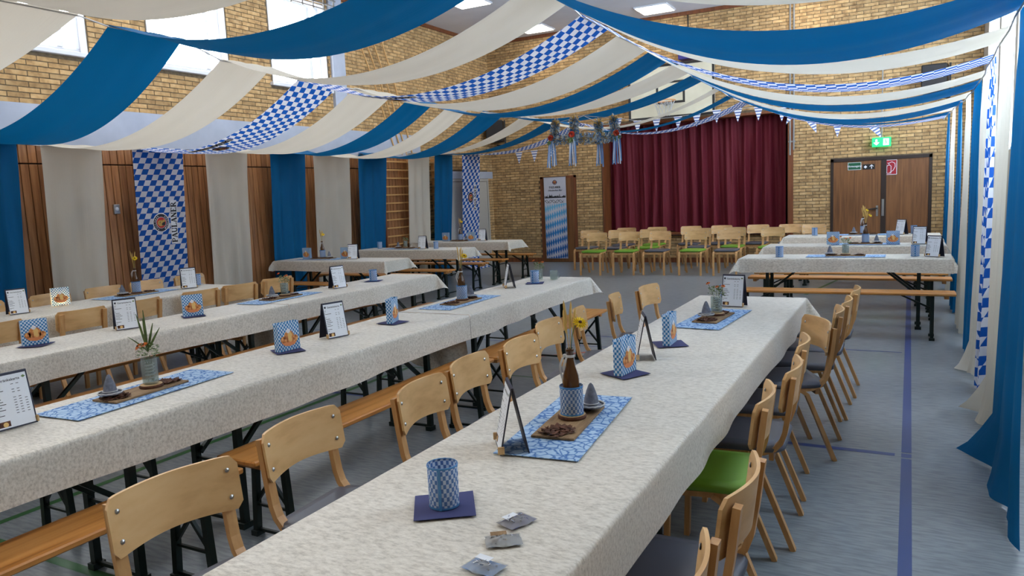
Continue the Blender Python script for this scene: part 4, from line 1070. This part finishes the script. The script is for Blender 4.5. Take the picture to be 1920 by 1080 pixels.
def bottle(flower=True):
    r = empty('flower_bottle')
    b = MB().lathe([(0, .002), (.029, .002), (.031, .008), (.031, .125), (.029, .145), (.019, .175), (.014, .20), (.0125, .232), (.015, .234), (.015, .244), (.0125, .246), (.011, .245)], 24).build('brown_glass', 'brown_glass', r)
    R = .043
    MB().lathe([(R, 0), (R, .105)], 26, uv=True).lathe([(R*.98, .003), (R*.98, .105)], 26, uv=True).build('check_sleeve', 'check_sleeve', r)
    MB().lathe([(R*1.02, .100), (R*1.03, .104), (R, .107)], 26).build('sleeve_rim', 'sleeve_band', r); MB().lathe([(R*1.02, .001), (R*1.03, .004), (R*1.01, .006)], 26).build('sleeve_rim', 'sleeve_band', r)
    MB().lathe([(.0145, .212), (.017, .217), (.0145, .222)], 12).box(-.028, -.014, -.006, .006, .21, .222, 0, .002).build('neck_cord', 'rope', r)
    for dx in (0, .014): MB().grid(lambda u, v: (-.022-.012*math.sin(u*3)+dx-.006+v*.009, -.012-.006*math.sin(u*6), .212-u*.1), 10, 1).build('ribbon', 'rope', r)
    for k, (a, h) in enumerate(((.3, .34), (1.6, .36), (2.9, .33), (4.4, .37), (5.4, .35))):
        x, y = .018*math.cos(a), .018*math.sin(a)
        MB().tube([(0, 0, .2), (x*.5, y*.5, .28), (x, y, h)], .0012, 4).tube([(x*.8, y*.8, h-.03), (x, y, h), (x*1.3, y*1.3, h+.04), (x*1.4, y*1.4, h+.055)], [.003, .0055, .004, .001], 6).build('wheat_ear', 'wheat', r)
    if flower:
        MB().tube([(0, 0, .2), (.012, -.004, .29), (.03, -.01, .34), (.045, -.014, .345)], .0018, 5).build('stem', 'leaf', r)
        flower_parts(r, (.05, -.016, .345), .028, 'yellow', 14, (.5, .7))
    return r
def vase(big=False):
    r = empty('flower_vase'); rr = random.Random(8)
    R, h_ = .036, (.125 if big else .105)
    MB().lathe([(0, .004), (R*.95, .004), (R, .01), (R, h_), (R*.93, h_), (R*.92, .012), (0, .011)], 20).build('glass', 'glass', r)
    for k in range(12):
        a = rr.uniform(0, 6.28); MB().tube([(.012*math.cos(a), .012*math.sin(a), .012), (.02*math.cos(a+2), .02*math.sin(a+2), h_)], .0016, 4).build('stem', 'leaf', r) if k < 6 else None
    MB().tube([(.02*math.cos(t*.9), .02*math.sin(t*.9), .016+t*.0022) for t in range(40)], .004, 5).build('twine_filling', 'rope', r)
    for nm_, mt, n, sp in (('foliage', 'leaf', 110, .055), ('pale_foliage', 'leaf_pale', 60, .05)):
        mb = MB()
        for k in range(n):
            a = rr.uniform(0, 2*PI); e = rr.uniform(-.5, 1.3); d = sp*rr.uniform(.4, 1)
            c = Vector((d*math.cos(a)*math.cos(e), d*math.sin(a)*math.cos(e), h_+.025+d*.9*math.sin(e))); t = rr.uniform(0, 6)
            u = Vector((math.cos(a), math.sin(a), rr.uniform(-.4, .8))).normalized()*rr.uniform(.010, .020); w_ = Vector((math.cos(t), math.sin(t), .4))*.0055
            mb.add([c, c+u*.5+w_, c+u, c+u*.5-w_], [(0, 1, 2, 3)])
        mb.build(nm_, mt, r)['kind'] = 'stuff'
    if big:
        for k, (dx, dy, h) in enumerate(((-.06, .0, .19), (-.02, .01, .20), (.0, -.01, .16), (.028, .02, .14), (.075, .02, .13), (-.11, -.02, .09))):
            mb = MB(); n = 8; vs = []
            for i in range(n+1):
                t = i/n; wd = .007*math.sin(PI*min(1, .12+t*.88))+.0008; vs += [(dx*t-wd, dy*t, h_+.03+h*t-.02*t*t*abs(dx)*10), (dx*t+wd, dy*t+.002, h_+.03+h*t-.02*t*t*abs(dx)*10)]
            mb.add(vs, [(2*i, 2*i+1, 2*i+3, 2*i+2) for i in range(n)]); mb.build('blade_leaf', 'leaf', r)
        flower_parts(r, (-.035, -.02, h_+.055), .024, 'orange', 10, (.7, -.3)); flower_parts(r, (.0, -.015, h_+.065), .02, 'orange', 10, (.6, 0))
    else:
        for x, y, z in ((-.05, -.01, .085), (.045, -.01, .07), (0, .02, .06)): 
            MB().tube([(x*.3, y*.3, h_), (x, y, h_+z)], .0014, 4).build('stem', 'leaf', r)
            flower_parts(r, (x, y, h_+z), .017, 'orange', 10, (.4, x*6))
    return r
ZI = ZT+.005
def drop(fn, x, y, deg, label, cat, group=None, dz=0, **kw): return inst(fn, (x, y, ZI+dz), math.radians(deg), label, cat, group, **kw)
def centrepiece(x, y, ang, kind, where, seed, hat=(0, .14), pos=(0, 0), run=True, big=False, L=.75):
    a = math.radians(ang); T = lambda u, v: (x+u*math.cos(a)-v*math.sin(a), y+u*math.sin(a)+v*math.cos(a))
    if run: drop(runner, x, y, ang, 'blue and white mesh runner %s' % where, 'table runner', None, 0, L=L)
    drop(display_board, *T(0, 0), ang, 'small rough wooden display board %s' % where, 'board', None, .002)
    drop(wood_slice, *T(*pos), ang, 'round wood slice on the display board %s' % where, 'wood slice', None, .0115)
    if kind == 'bottle': drop(bottle, *T(*pos), 0, 'brown bottle with wheat and yellow flower %s' % where, 'bottle', None, .0265)
    else: drop(vase, *T(*pos), 0, ('vase with green blades and orange flowers %s' if big else 'glass vase with small orange flowers %s') % where, 'vase', None, .0265, big=big)
    drop(felt_hat, *T(*hat), ang+20, 'tiny grey felt hat with white cord %s' % where, 'hat', None, .026)
    for k, v in enumerate((-.145, .145)):
        o = drop(dried_flowers, *T(.0, v), ang, 'dried flower heads, %s board end, %s' % (('near', 'far')[k], where), 'dried flowers', None, .0115, seed=1+k)
ROW1 = 'on the nearest table row'
centrepiece(-1.085, 2.41, 6, 'bottle', 'near the middle of the nearest table', 1, (.045, .13), (0, .03))
centrepiece(-1.09, 4.71, -4, 'vase', 'at the far end of the nearest table', 2, (-.03, -.06), (0, .06))
centrepiece(-3.16, 2.16, 4, 'vase', 'at the near end of the bench-lined table row', 3, (-.02, -.15), (.0, .05), big=True, L=.85)
centrepiece(-3.18, 5.02, 0, 'bottle', 'at the far end of the bench-lined table row', 4, (.0, .15), (-.01, .03), L=.8)
centrepiece(-5.06, 4.92, 2, 'vase', 'on the third table row', 5, (-.03, -.08), (.0, .05), big=False, L=.8)
centrepiece(-7.0, 4.84, 2, 'bottle', 'on the table row closest to the boarded wall', 6, (.0, -.16), (.0, .0), L=.8)
centrepiece(-7.92, 8.62, -90, 'bottle', 'on the nearest crosswise table by the left drapes', 7, (.0, .13), (0, .0), L=.8)
centrepiece(-7.72, 10.48, -90, 'vase', 'on the middle crosswise table by the left drapes', 8, (.0, -.16), (0, .0), L=.8)
centrepiece(-7.68, 12.22, -90, 'bottle', 'on the farthest crosswise table by the left drapes', 9, (.0, .12), (0, .0), run=False)
centrepiece(-.62, 8.98, -90, 'vase', 'on the nearest crosswise table by the right drapes', 10, (.0, -.16), (0, .0), L=.8)
centrepiece(-.5, 10.66, -90, 'bottle', 'on the middle crosswise table by the right drapes', 11, (.0, .13), (0, .0), L=.8)
centrepiece(-.62, 12.5, -90, 'bottle', 'on the farthest crosswise table by the right drapes', 12, (.0, -.13), (0, .0), L=.8)
def lamp_on_napkin(fn, x, y, deg, ndeg, what, cat, where, napk=True):
    if napk: drop(napkin, x, y, ndeg, 'navy napkin under the %s %s' % ('paper lantern' if fn is paper_bag else 'tumbler', where), 'napkin')
    return drop(fn, x, y, deg, what+' '+where, cat, None, .004)
TUM = 'blue chequered tumbler'; BAG = 'chequered paper lantern'
lamp_on_napkin(tumbler, -1.11, 1.61, 20, 34, TUM, 'lantern', 'nearest the camera on the nearest table')
lamp_on_napkin(paper_bag, -1.14, 3.17, 83, 62, BAG, 'lantern', 'behind the bottle on the nearest table')
lamp_on_napkin(paper_bag, -1.13, 3.86, 92, 30, BAG, 'lantern', 'in the middle of the nearest table, second along')
lamp_on_napkin(tumbler, -1.17, 5.44, 0, 10, TUM, 'lantern', 'at the far end of the nearest table')
lamp_on_napkin(paper_bag, -3.17, 3.10, 84, 60, BAG, 'lantern', 'in the middle of the bench-lined table row')
lamp_on_napkin(paper_bag, -3.14, 4.06, 110, 85, BAG, 'lantern', 'near the cloth join of the bench-lined table row')
lamp_on_napkin(tumbler, -3.12, 6.24, 0, 20, TUM, 'lantern', 'at the far end of the bench-lined table row')
lamp_on_napkin(paper_bag, -5.06, 2.74, 72, 30, BAG, 'lantern', 'at the near end of the third table row')
lamp_on_napkin(paper_bag, -5.0, 3.92, 64, 60, BAG, 'lantern', 'in the middle of the third table row')
lamp_on_napkin(tumbler, -5.0, 6.18, 0, 20, TUM, 'lantern', 'at the far end of the third table row')
lit = lamp_on_napkin(paper_bag, -7.0, 4.06, 74, 30, 'glowing lit paper lantern', 'lantern', 'on the table row closest to the boarded wall', False)
cd = empty('tea_light', (-7.0, 4.06, ZI+.006)); tag(cd, 'burning tea light inside the glowing paper lantern', 'candle')
MB().lathe([(0, .015), (.019, .015), (.019, .0)], 14).build('cup', 'wax', cd); MB().lathe([(0, .016), (.006, .026), (.008, .034), (.004, .05), (0, .06)], 10).build('flame', 'flame', cd)
pl = bpy.data.objects.new('candle_glow', bpy.data.lights.new('candle_glow', 'POINT')); C.objects.link(pl); pl.parent = cd; pl.location = (0, 0, .055); pl.data.energy = 1.2; pl.data.color = (1, .45, .12); pl.data.shadow_soft_size = .012
lamp_on_napkin(tumbler, -7.0, 5.58, 0, 0, TUM, 'lantern', 'at the far end of the table row closest to the boarded wall', False)
lamp_on_napkin(tumbler, -8.3, 10.5, 0, 0, TUM, 'lantern', 'at the left end of the middle crosswise table by the left drapes', False)
lamp_on_napkin(tumbler, -7.02, 10.38, 0, 0, TUM, 'lantern', 'at the right end of the middle crosswise table by the left drapes', False)
lamp_on_napkin(paper_bag, -8.22, 8.6, 0, 0, BAG, 'lantern', 'left of the bottle on the nearest crosswise table by the left drapes', False)
lamp_on_napkin(paper_bag, -7.5, 8.66, 14, 0, BAG, 'lantern', 'right of the bottle on the nearest crosswise table by the left drapes', False)
lamp_on_napkin(paper_bag, -7.98, 12.16, 0, 0, BAG, 'lantern', 'left of the bottle on the farthest crosswise table by the left drapes', False)
lamp_on_napkin(paper_bag, -7.42, 12.2, 0, 0, BAG, 'lantern', 'right of the bottle on the farthest crosswise table by the left drapes', False)
lamp_on_napkin(tumbler, -1.3, 8.86, 0, 0, TUM, 'lantern', 'at the left end of the nearest crosswise table by the right drapes', False)
lamp_on_napkin(tumbler, .06, 8.92, 0, 0, TUM, 'lantern', 'at the right end of the nearest crosswise table by the right drapes', False)
lamp_on_napkin(paper_bag, -.88, 10.56, 0, 0, BAG, 'lantern', 'left of the bottle on the middle crosswise table by the right drapes', False)
lamp_on_napkin(paper_bag, -.18, 10.58, 0, 0, BAG, 'lantern', 'right of the bottle on the middle crosswise table by the right drapes', False)
lamp_on_napkin(tumbler, -1.3, 12.42, 0, 0, TUM, 'lantern', 'at the left end of the farthest crosswise table by the right drapes', False)
lamp_on_napkin(tumbler, .06, 12.55, 0, 0, TUM, 'lantern', 'at the right end of the farthest crosswise table by the right drapes', False)
# drinks cards: (x, y, direction of the lower edge seen from its front)
for x, y, a, wh in ((-1.16, 2.1, 305, 'edge-on beside the near end of the runner on the nearest table'), (-1.16, 3.52, 294, 'edge-on between the two paper lanterns on the nearest table'), (-1.07, 5.24, -8, 'facing the camera at the far end of the nearest table'),
    (-3.2, 1.6, 88, 'at the lower left on the bench-lined table row'), (-3.2, 3.53, 76, 'in the middle of the bench-lined table row'), (-3.22, 5.92, 306, 'edge-on at the far end of the bench-lined table row'),
    (-5.02, 3.36, 66, 'in the middle of the third table row'), (-5.02, 5.64, 76, 'at the far end of the third table row'),
    (-6.9, 3.62, 80, 'beside the glowing lantern near the boarded wall'), (-6.86, 5.36, 60, 'at the far end of the table row near the boarded wall'),
    (-7.32, 8.62, 20, 'on the nearest crosswise table by the left drapes'), (-7.3, 10.4, 4, 'on the middle crosswise table by the left drapes'), (-7.2, 12.25, 4, 'on the farthest crosswise table by the left drapes'),
    (.24, 8.92, -34, 'on the nearest crosswise table by the right drapes'), (.12, 10.62, -14, 'on the middle crosswise table by the right drapes'), (-.1, 12.48, -40, 'on the farthest crosswise table by the right drapes')):
    drop(menu_card, x, y, a, 'dark-framed drinks card '+wh, 'menu')
# little clear sachets near the front edge of the nearest table
def sachet(kind=0):
    r = empty('clear_sachet'); rr = random.Random(kind+3)
    hgt = lambda u, v: .012*math.sin(PI*u)*math.sin(PI*v)
    MB().grid(lambda u, v: ((u-.5)*.09, (v-.5)*.065+.004*math.sin(u*9), .002+hgt(u, v)+.003*math.sin(u*13+kind)*math.sin(v*11)*math.sin(PI*u)), 14, 10).build('film', 'film', r)
    MB().grid(lambda u, v: ((u-.5)*.085, (v-.5)*.06, .0015+.3*hgt(u, v)), 8, 6).build('backing', ['unit_blue', 'foil', 'ribbon_blue'][kind], r)
    mb = MB()
    for k in range(16):
        c = Vector((rr.uniform(-.025, .025), rr.uniform(-.015, .015), rr.uniform(.004, .012))); a = rr.uniform(0, 6)
        mb.bar(c, c+Vector((math.cos(a)*.012, math.sin(a)*.012, rr.uniform(0, .005))), .003, .002)
    mb.build('metal_clips', 'foil', r)['kind'] = 'stuff'
    MB().box(-.03, .01, .006, .026, .0135, .0142).build('label_patch', ['paper', 'raw_wood', 'paper'][kind], r)
    return r
drop(sachet, -.88, 1.60, 70, 'small clear sachet of metal clips, farthest of the three on the table', 'sachet', None, kind=0)
drop(sachet, -.86, 1.49, 35, 'silver and tan sachet between two others on the nearest table', 'sachet', None, kind=1)
drop(sachet, -.84, 1.36, -8, 'clear blue-backed sachet of foil bits nearest the table front', 'sachet', None, kind=2)
gl = empty('empty_mug', (-3.05, 6.52, ZI)); tag(gl, 'clear glass mug beside the flower vase at the far table end', 'glass')
MB().lathe([(0, .004), (.036, .004), (.038, .09), (.035, .09), (.034, .008), (0, .008)], 18).build('mug_body', 'glass', gl); MB().tube([(.037+.028*math.sin(t*PI/8), 0, .045+.028*math.cos(t*PI/8)) for t in range(9)], .004, 6).build('mug_handle', 'glass', gl)
drop(vase, -3.2, 6.5, 0, 'glass vase with orange flowers beside the tumbler and glass mug at the row end', 'vase', None, 0, big=False)

# ------------------------------------------------------------------ hanging crown, pennants, banner
crown = empty('garland_crown', (-3.95, 9.6, 2.33)); tag(crown, 'tinsel garland crown with orange flowers and blue ribbons hanging under the streamers', 'garland')
rg = random.Random(4)
corner = [(-.42, -.08), (-.0, -.36), (.46, -.02), (.08, .36)]
def garland(pts, name, n, R):
    n = int(n*1.5)
    mbs = [MB(), MB(), MB()]
    tot = sum((Vector(b)-Vector(a)).length for a, b in zip(pts, pts[1:]))
    for a, b in zip(pts, pts[1:]):
        a, b = Vector(a), Vector(b)
        for k in range(int(n*(b-a).length/tot)):
            c = a.lerp(b, rg.random()); d = Vector((rg.gauss(0, 1), rg.gauss(0, 1), rg.gauss(0, 1))).normalized(); e = d.cross(Vector((rg.gauss(0, 1), 1, .3))).normalized()*.0045
            q = c+d*R*rg.uniform(.6, 1)
            g_ = int((c-a).length*22) % 3 if rg.random() < .75 else rg.randrange(3)
            mbs[g_].add([c-e, c+e, q+e, q-e], [(0, 1, 2, 3)])
    o = MB().tube(pts, .012, 6).build(name, 'tinsel_gold', crown)
    for mb, mt in zip(mbs, ('tinsel_silver', 'tinsel_blue', 'tinsel_gold')):
        t = mb.build('tinsel', mt, o); t['kind'] = 'stuff'
for i in range(4):
    a, b = corner[i], corner[(i+1) % 4]
    garland([(a[0], a[1], 0), (b[0], b[1], 0)], 'ring_garland', 900, .075)
    garland([(a[0], a[1], 0), (a[0]*.98, a[1]*.98, .12), (a[0]*.93, a[1]*.93, .24)], 'arch_garland', 1100, .078)
    MB().tube([(a[0]*.93, a[1]*.93, .24), (0, 0, .31)], .004, 5).build('cord', 'rope', crown)
    fl_ = MB()
    for k in range(40):
        d = Vector((rg.gauss(0, 1), rg.gauss(0, 1), rg.gauss(0, 1))).normalized(); e = d.cross(Vector((0, 1, .4))).normalized()*.014; c = d*.028
        fl_.add([c*.4-e, c*.4+e, c*1.5+e*.8, c*1.5-e*.8], [(0, 1, 2, 3)])
    fl_.build('carnation', 'red_flower', crown, (a[0]*1.06, a[1]*1.08-.05, .04))
    for k in range(7):
        x = a[0]*1.06+(k-3)*.013; bx = a[0]*1.06+(k-3)*.021+rg.uniform(-.01, .01); y = a[1]*1.08-.04+rg.uniform(-.02, .02); ln = .36+rg.uniform(-.03, .03)
        MB().grid(lambda u, v: (x+(bx-x)*u+(v-.5)*.017, y+.008*math.sin(u*5+k), -u*ln), 8, 1).build('ribbon', 'ribbon_blue' if k % 2 == 0 else 'ribbon_white', crown)
    lv = MB()
    for k in range(14):
        d = Vector((rg.gauss(0, 1), rg.gauss(0, .6), -abs(rg.gauss(0, 1)))).normalized(); e = Vector((-d.z, 0, d.x))*.01
        lv.add([(0, 0, 0), tuple(d*.04+e), tuple(d*.085), tuple(d*.04-e)], [(0, 1, 2, 3)])
    lv.build('leaf_spray', 'leaf', crown, (a[0]*1.06, a[1]*1.08-.05, .0))
def pennant():
    r = empty('pennant')
    mb = MB(); n = 9
    for k in range(n):
        t0, t1 = k/n, (k+1)/n; w0, w1 = .085*(1-t0), .085*(1-t1)
        mb.add([(-w0, .004*math.sin(t0*5), -.26*t0), (w0, .004*math.sin(t0*5), -.26*t0), (w1, .004*math.sin(t1*5), -.26*t1), (-w1, .004*math.sin(t1*5), -.26*t1)], [(0, 3, 2, 1)], k % 2)
    mb.build('flag', ['navy_stripe', 'white_ink'], r)
    MB().bar((-.085, 0, 0), (.085, 0, 0), .004, .014).build('hem', 'white_ink', r)
    return r
M['navy_stripe'] = mat('blue_stripe', srgb(98, 116, 168), .7)
PEN = [(-5.48, 3.12, 0), (-5.06, 3.03, 0), (-4.65, 3.03, 0), (-4.2, 3.04, 0), (-3.82, 3.06, 0), (-3.42, 3.10, 0), (-3.01, 3.09, 0), (-2.62, 3.08, 0), (-2.19, 3.03, 0), (-1.99, 2.94, .5), (-1.66, 2.75, -.35), (-1.21, 2.66, 0), (-.6, 2.56, -.5), (-7.88, 2.56, 0), (-7.49, 2.58, 0), (-7.02, 2.6, .45)]
for k, (x, z, t) in enumerate(PEN):
    if k < 9: l = 'striped pennant in front of the red stage curtain top, %s from the left' % (ordn+['tenth'])[k]
    elif k < 13: l = '%s striped pennant from the stage on the line towards the exit sign' % ('first', 'second', 'third', 'fourth')[k-9]
    else: l = '%s striped pennant above the narrow brown door, counted from the left wall' % ('first', 'second', 'third')[k-13]
    o = inst(pennant, (x, 15.22, z), 0, l, 'pennant', 'striped pennants'); o.rotation_euler = (0, t, 0)
tag(MB().tube([(x, 15.235, z+.006) for x, z, t in PEN[:13]], .004, 5).build('bunting_line', 'rope'), 'thin cord carrying the pennants across the stage top', 'cord')
tag(MB().tube([(-8.6, 15.235, 2.62)]+[(x, 15.235, z+.006) for x, z, t in PEN[13:]]+[(-6.3, 15.235, 2.95), (PEN[0][0]-.09, 15.235, 3.13)], .004, 5).build('bunting_line', 'rope'), 'thin cord carrying the three pennants above the narrow door', 'cord')

bn = empty('hanging_banner', (-7.27, YB-.05, 0)); tag(bn, 'narrow banner with brewery badge, skyline and blue lozenges on the brown door', 'banner')
BWd, Z0, Z1 = .56, .09, 1.98
bf = lambda x, z, off=0: (x, .012*math.sin(x*14)*(1-z/2)-off, z)
MB().grid(lambda u, v: bf(-BWd/2+BWd*u, Z0+(Z1-Z0)*v), 16, 10).build('banner_cloth', mat('banner_white', srgb(202, 202, 212), .7), bn)
MB().tube([(-BWd/2-.01, 0, Z1), (BWd/2+.01, 0, Z1)], .008, 6).build('rod', 'conduit', bn)
p = Print()
emblem(p, 0, 1.86, .058, 0, 0, True); p.build('printed_badge', bn, bf, .003, .001); p = Print()
word_serif(p, 'PAULANER', .046, 'ink', 0, lambda x, y: (x, 1.725+y)); p.build('printed_word', bn, bf, .003, .001); p = Print()
v, f = text2d('Oktoberfest Bier', .052); p.p.append(([(a+b*.3, b+1.66) for a, b in v], f, 'ink', 0)); p.build('printed_script', bn, bf, .003, .001); p = Print()
rb = random.Random(12); x = -BWd/2+.01
while x < BWd/2-.02:
    w_ = rb.uniform(.012, .03); h_ = rb.uniform(.02, .06); p.rect(x, 1.50, min(x+w_, BWd/2-.01), 1.50+h_, 'ink', 0)
    if rb.random() < .25: p.poly([(x, 1.50+h_), (x+w_, 1.50+h_), (x+w_/2, 1.50+h_+.05)], 'ink', 0)
    x += w_*.9
for ph in (0, 2.2):
    p.stroke([(-BWd/2+.01+i*.0125*2, 1.42+.035*math.sin(i*.9+ph)) for i in range(20)], .009, 'ink', 0)
p.build('printed_skyline', bn, bf, .003, .001); p = Print()
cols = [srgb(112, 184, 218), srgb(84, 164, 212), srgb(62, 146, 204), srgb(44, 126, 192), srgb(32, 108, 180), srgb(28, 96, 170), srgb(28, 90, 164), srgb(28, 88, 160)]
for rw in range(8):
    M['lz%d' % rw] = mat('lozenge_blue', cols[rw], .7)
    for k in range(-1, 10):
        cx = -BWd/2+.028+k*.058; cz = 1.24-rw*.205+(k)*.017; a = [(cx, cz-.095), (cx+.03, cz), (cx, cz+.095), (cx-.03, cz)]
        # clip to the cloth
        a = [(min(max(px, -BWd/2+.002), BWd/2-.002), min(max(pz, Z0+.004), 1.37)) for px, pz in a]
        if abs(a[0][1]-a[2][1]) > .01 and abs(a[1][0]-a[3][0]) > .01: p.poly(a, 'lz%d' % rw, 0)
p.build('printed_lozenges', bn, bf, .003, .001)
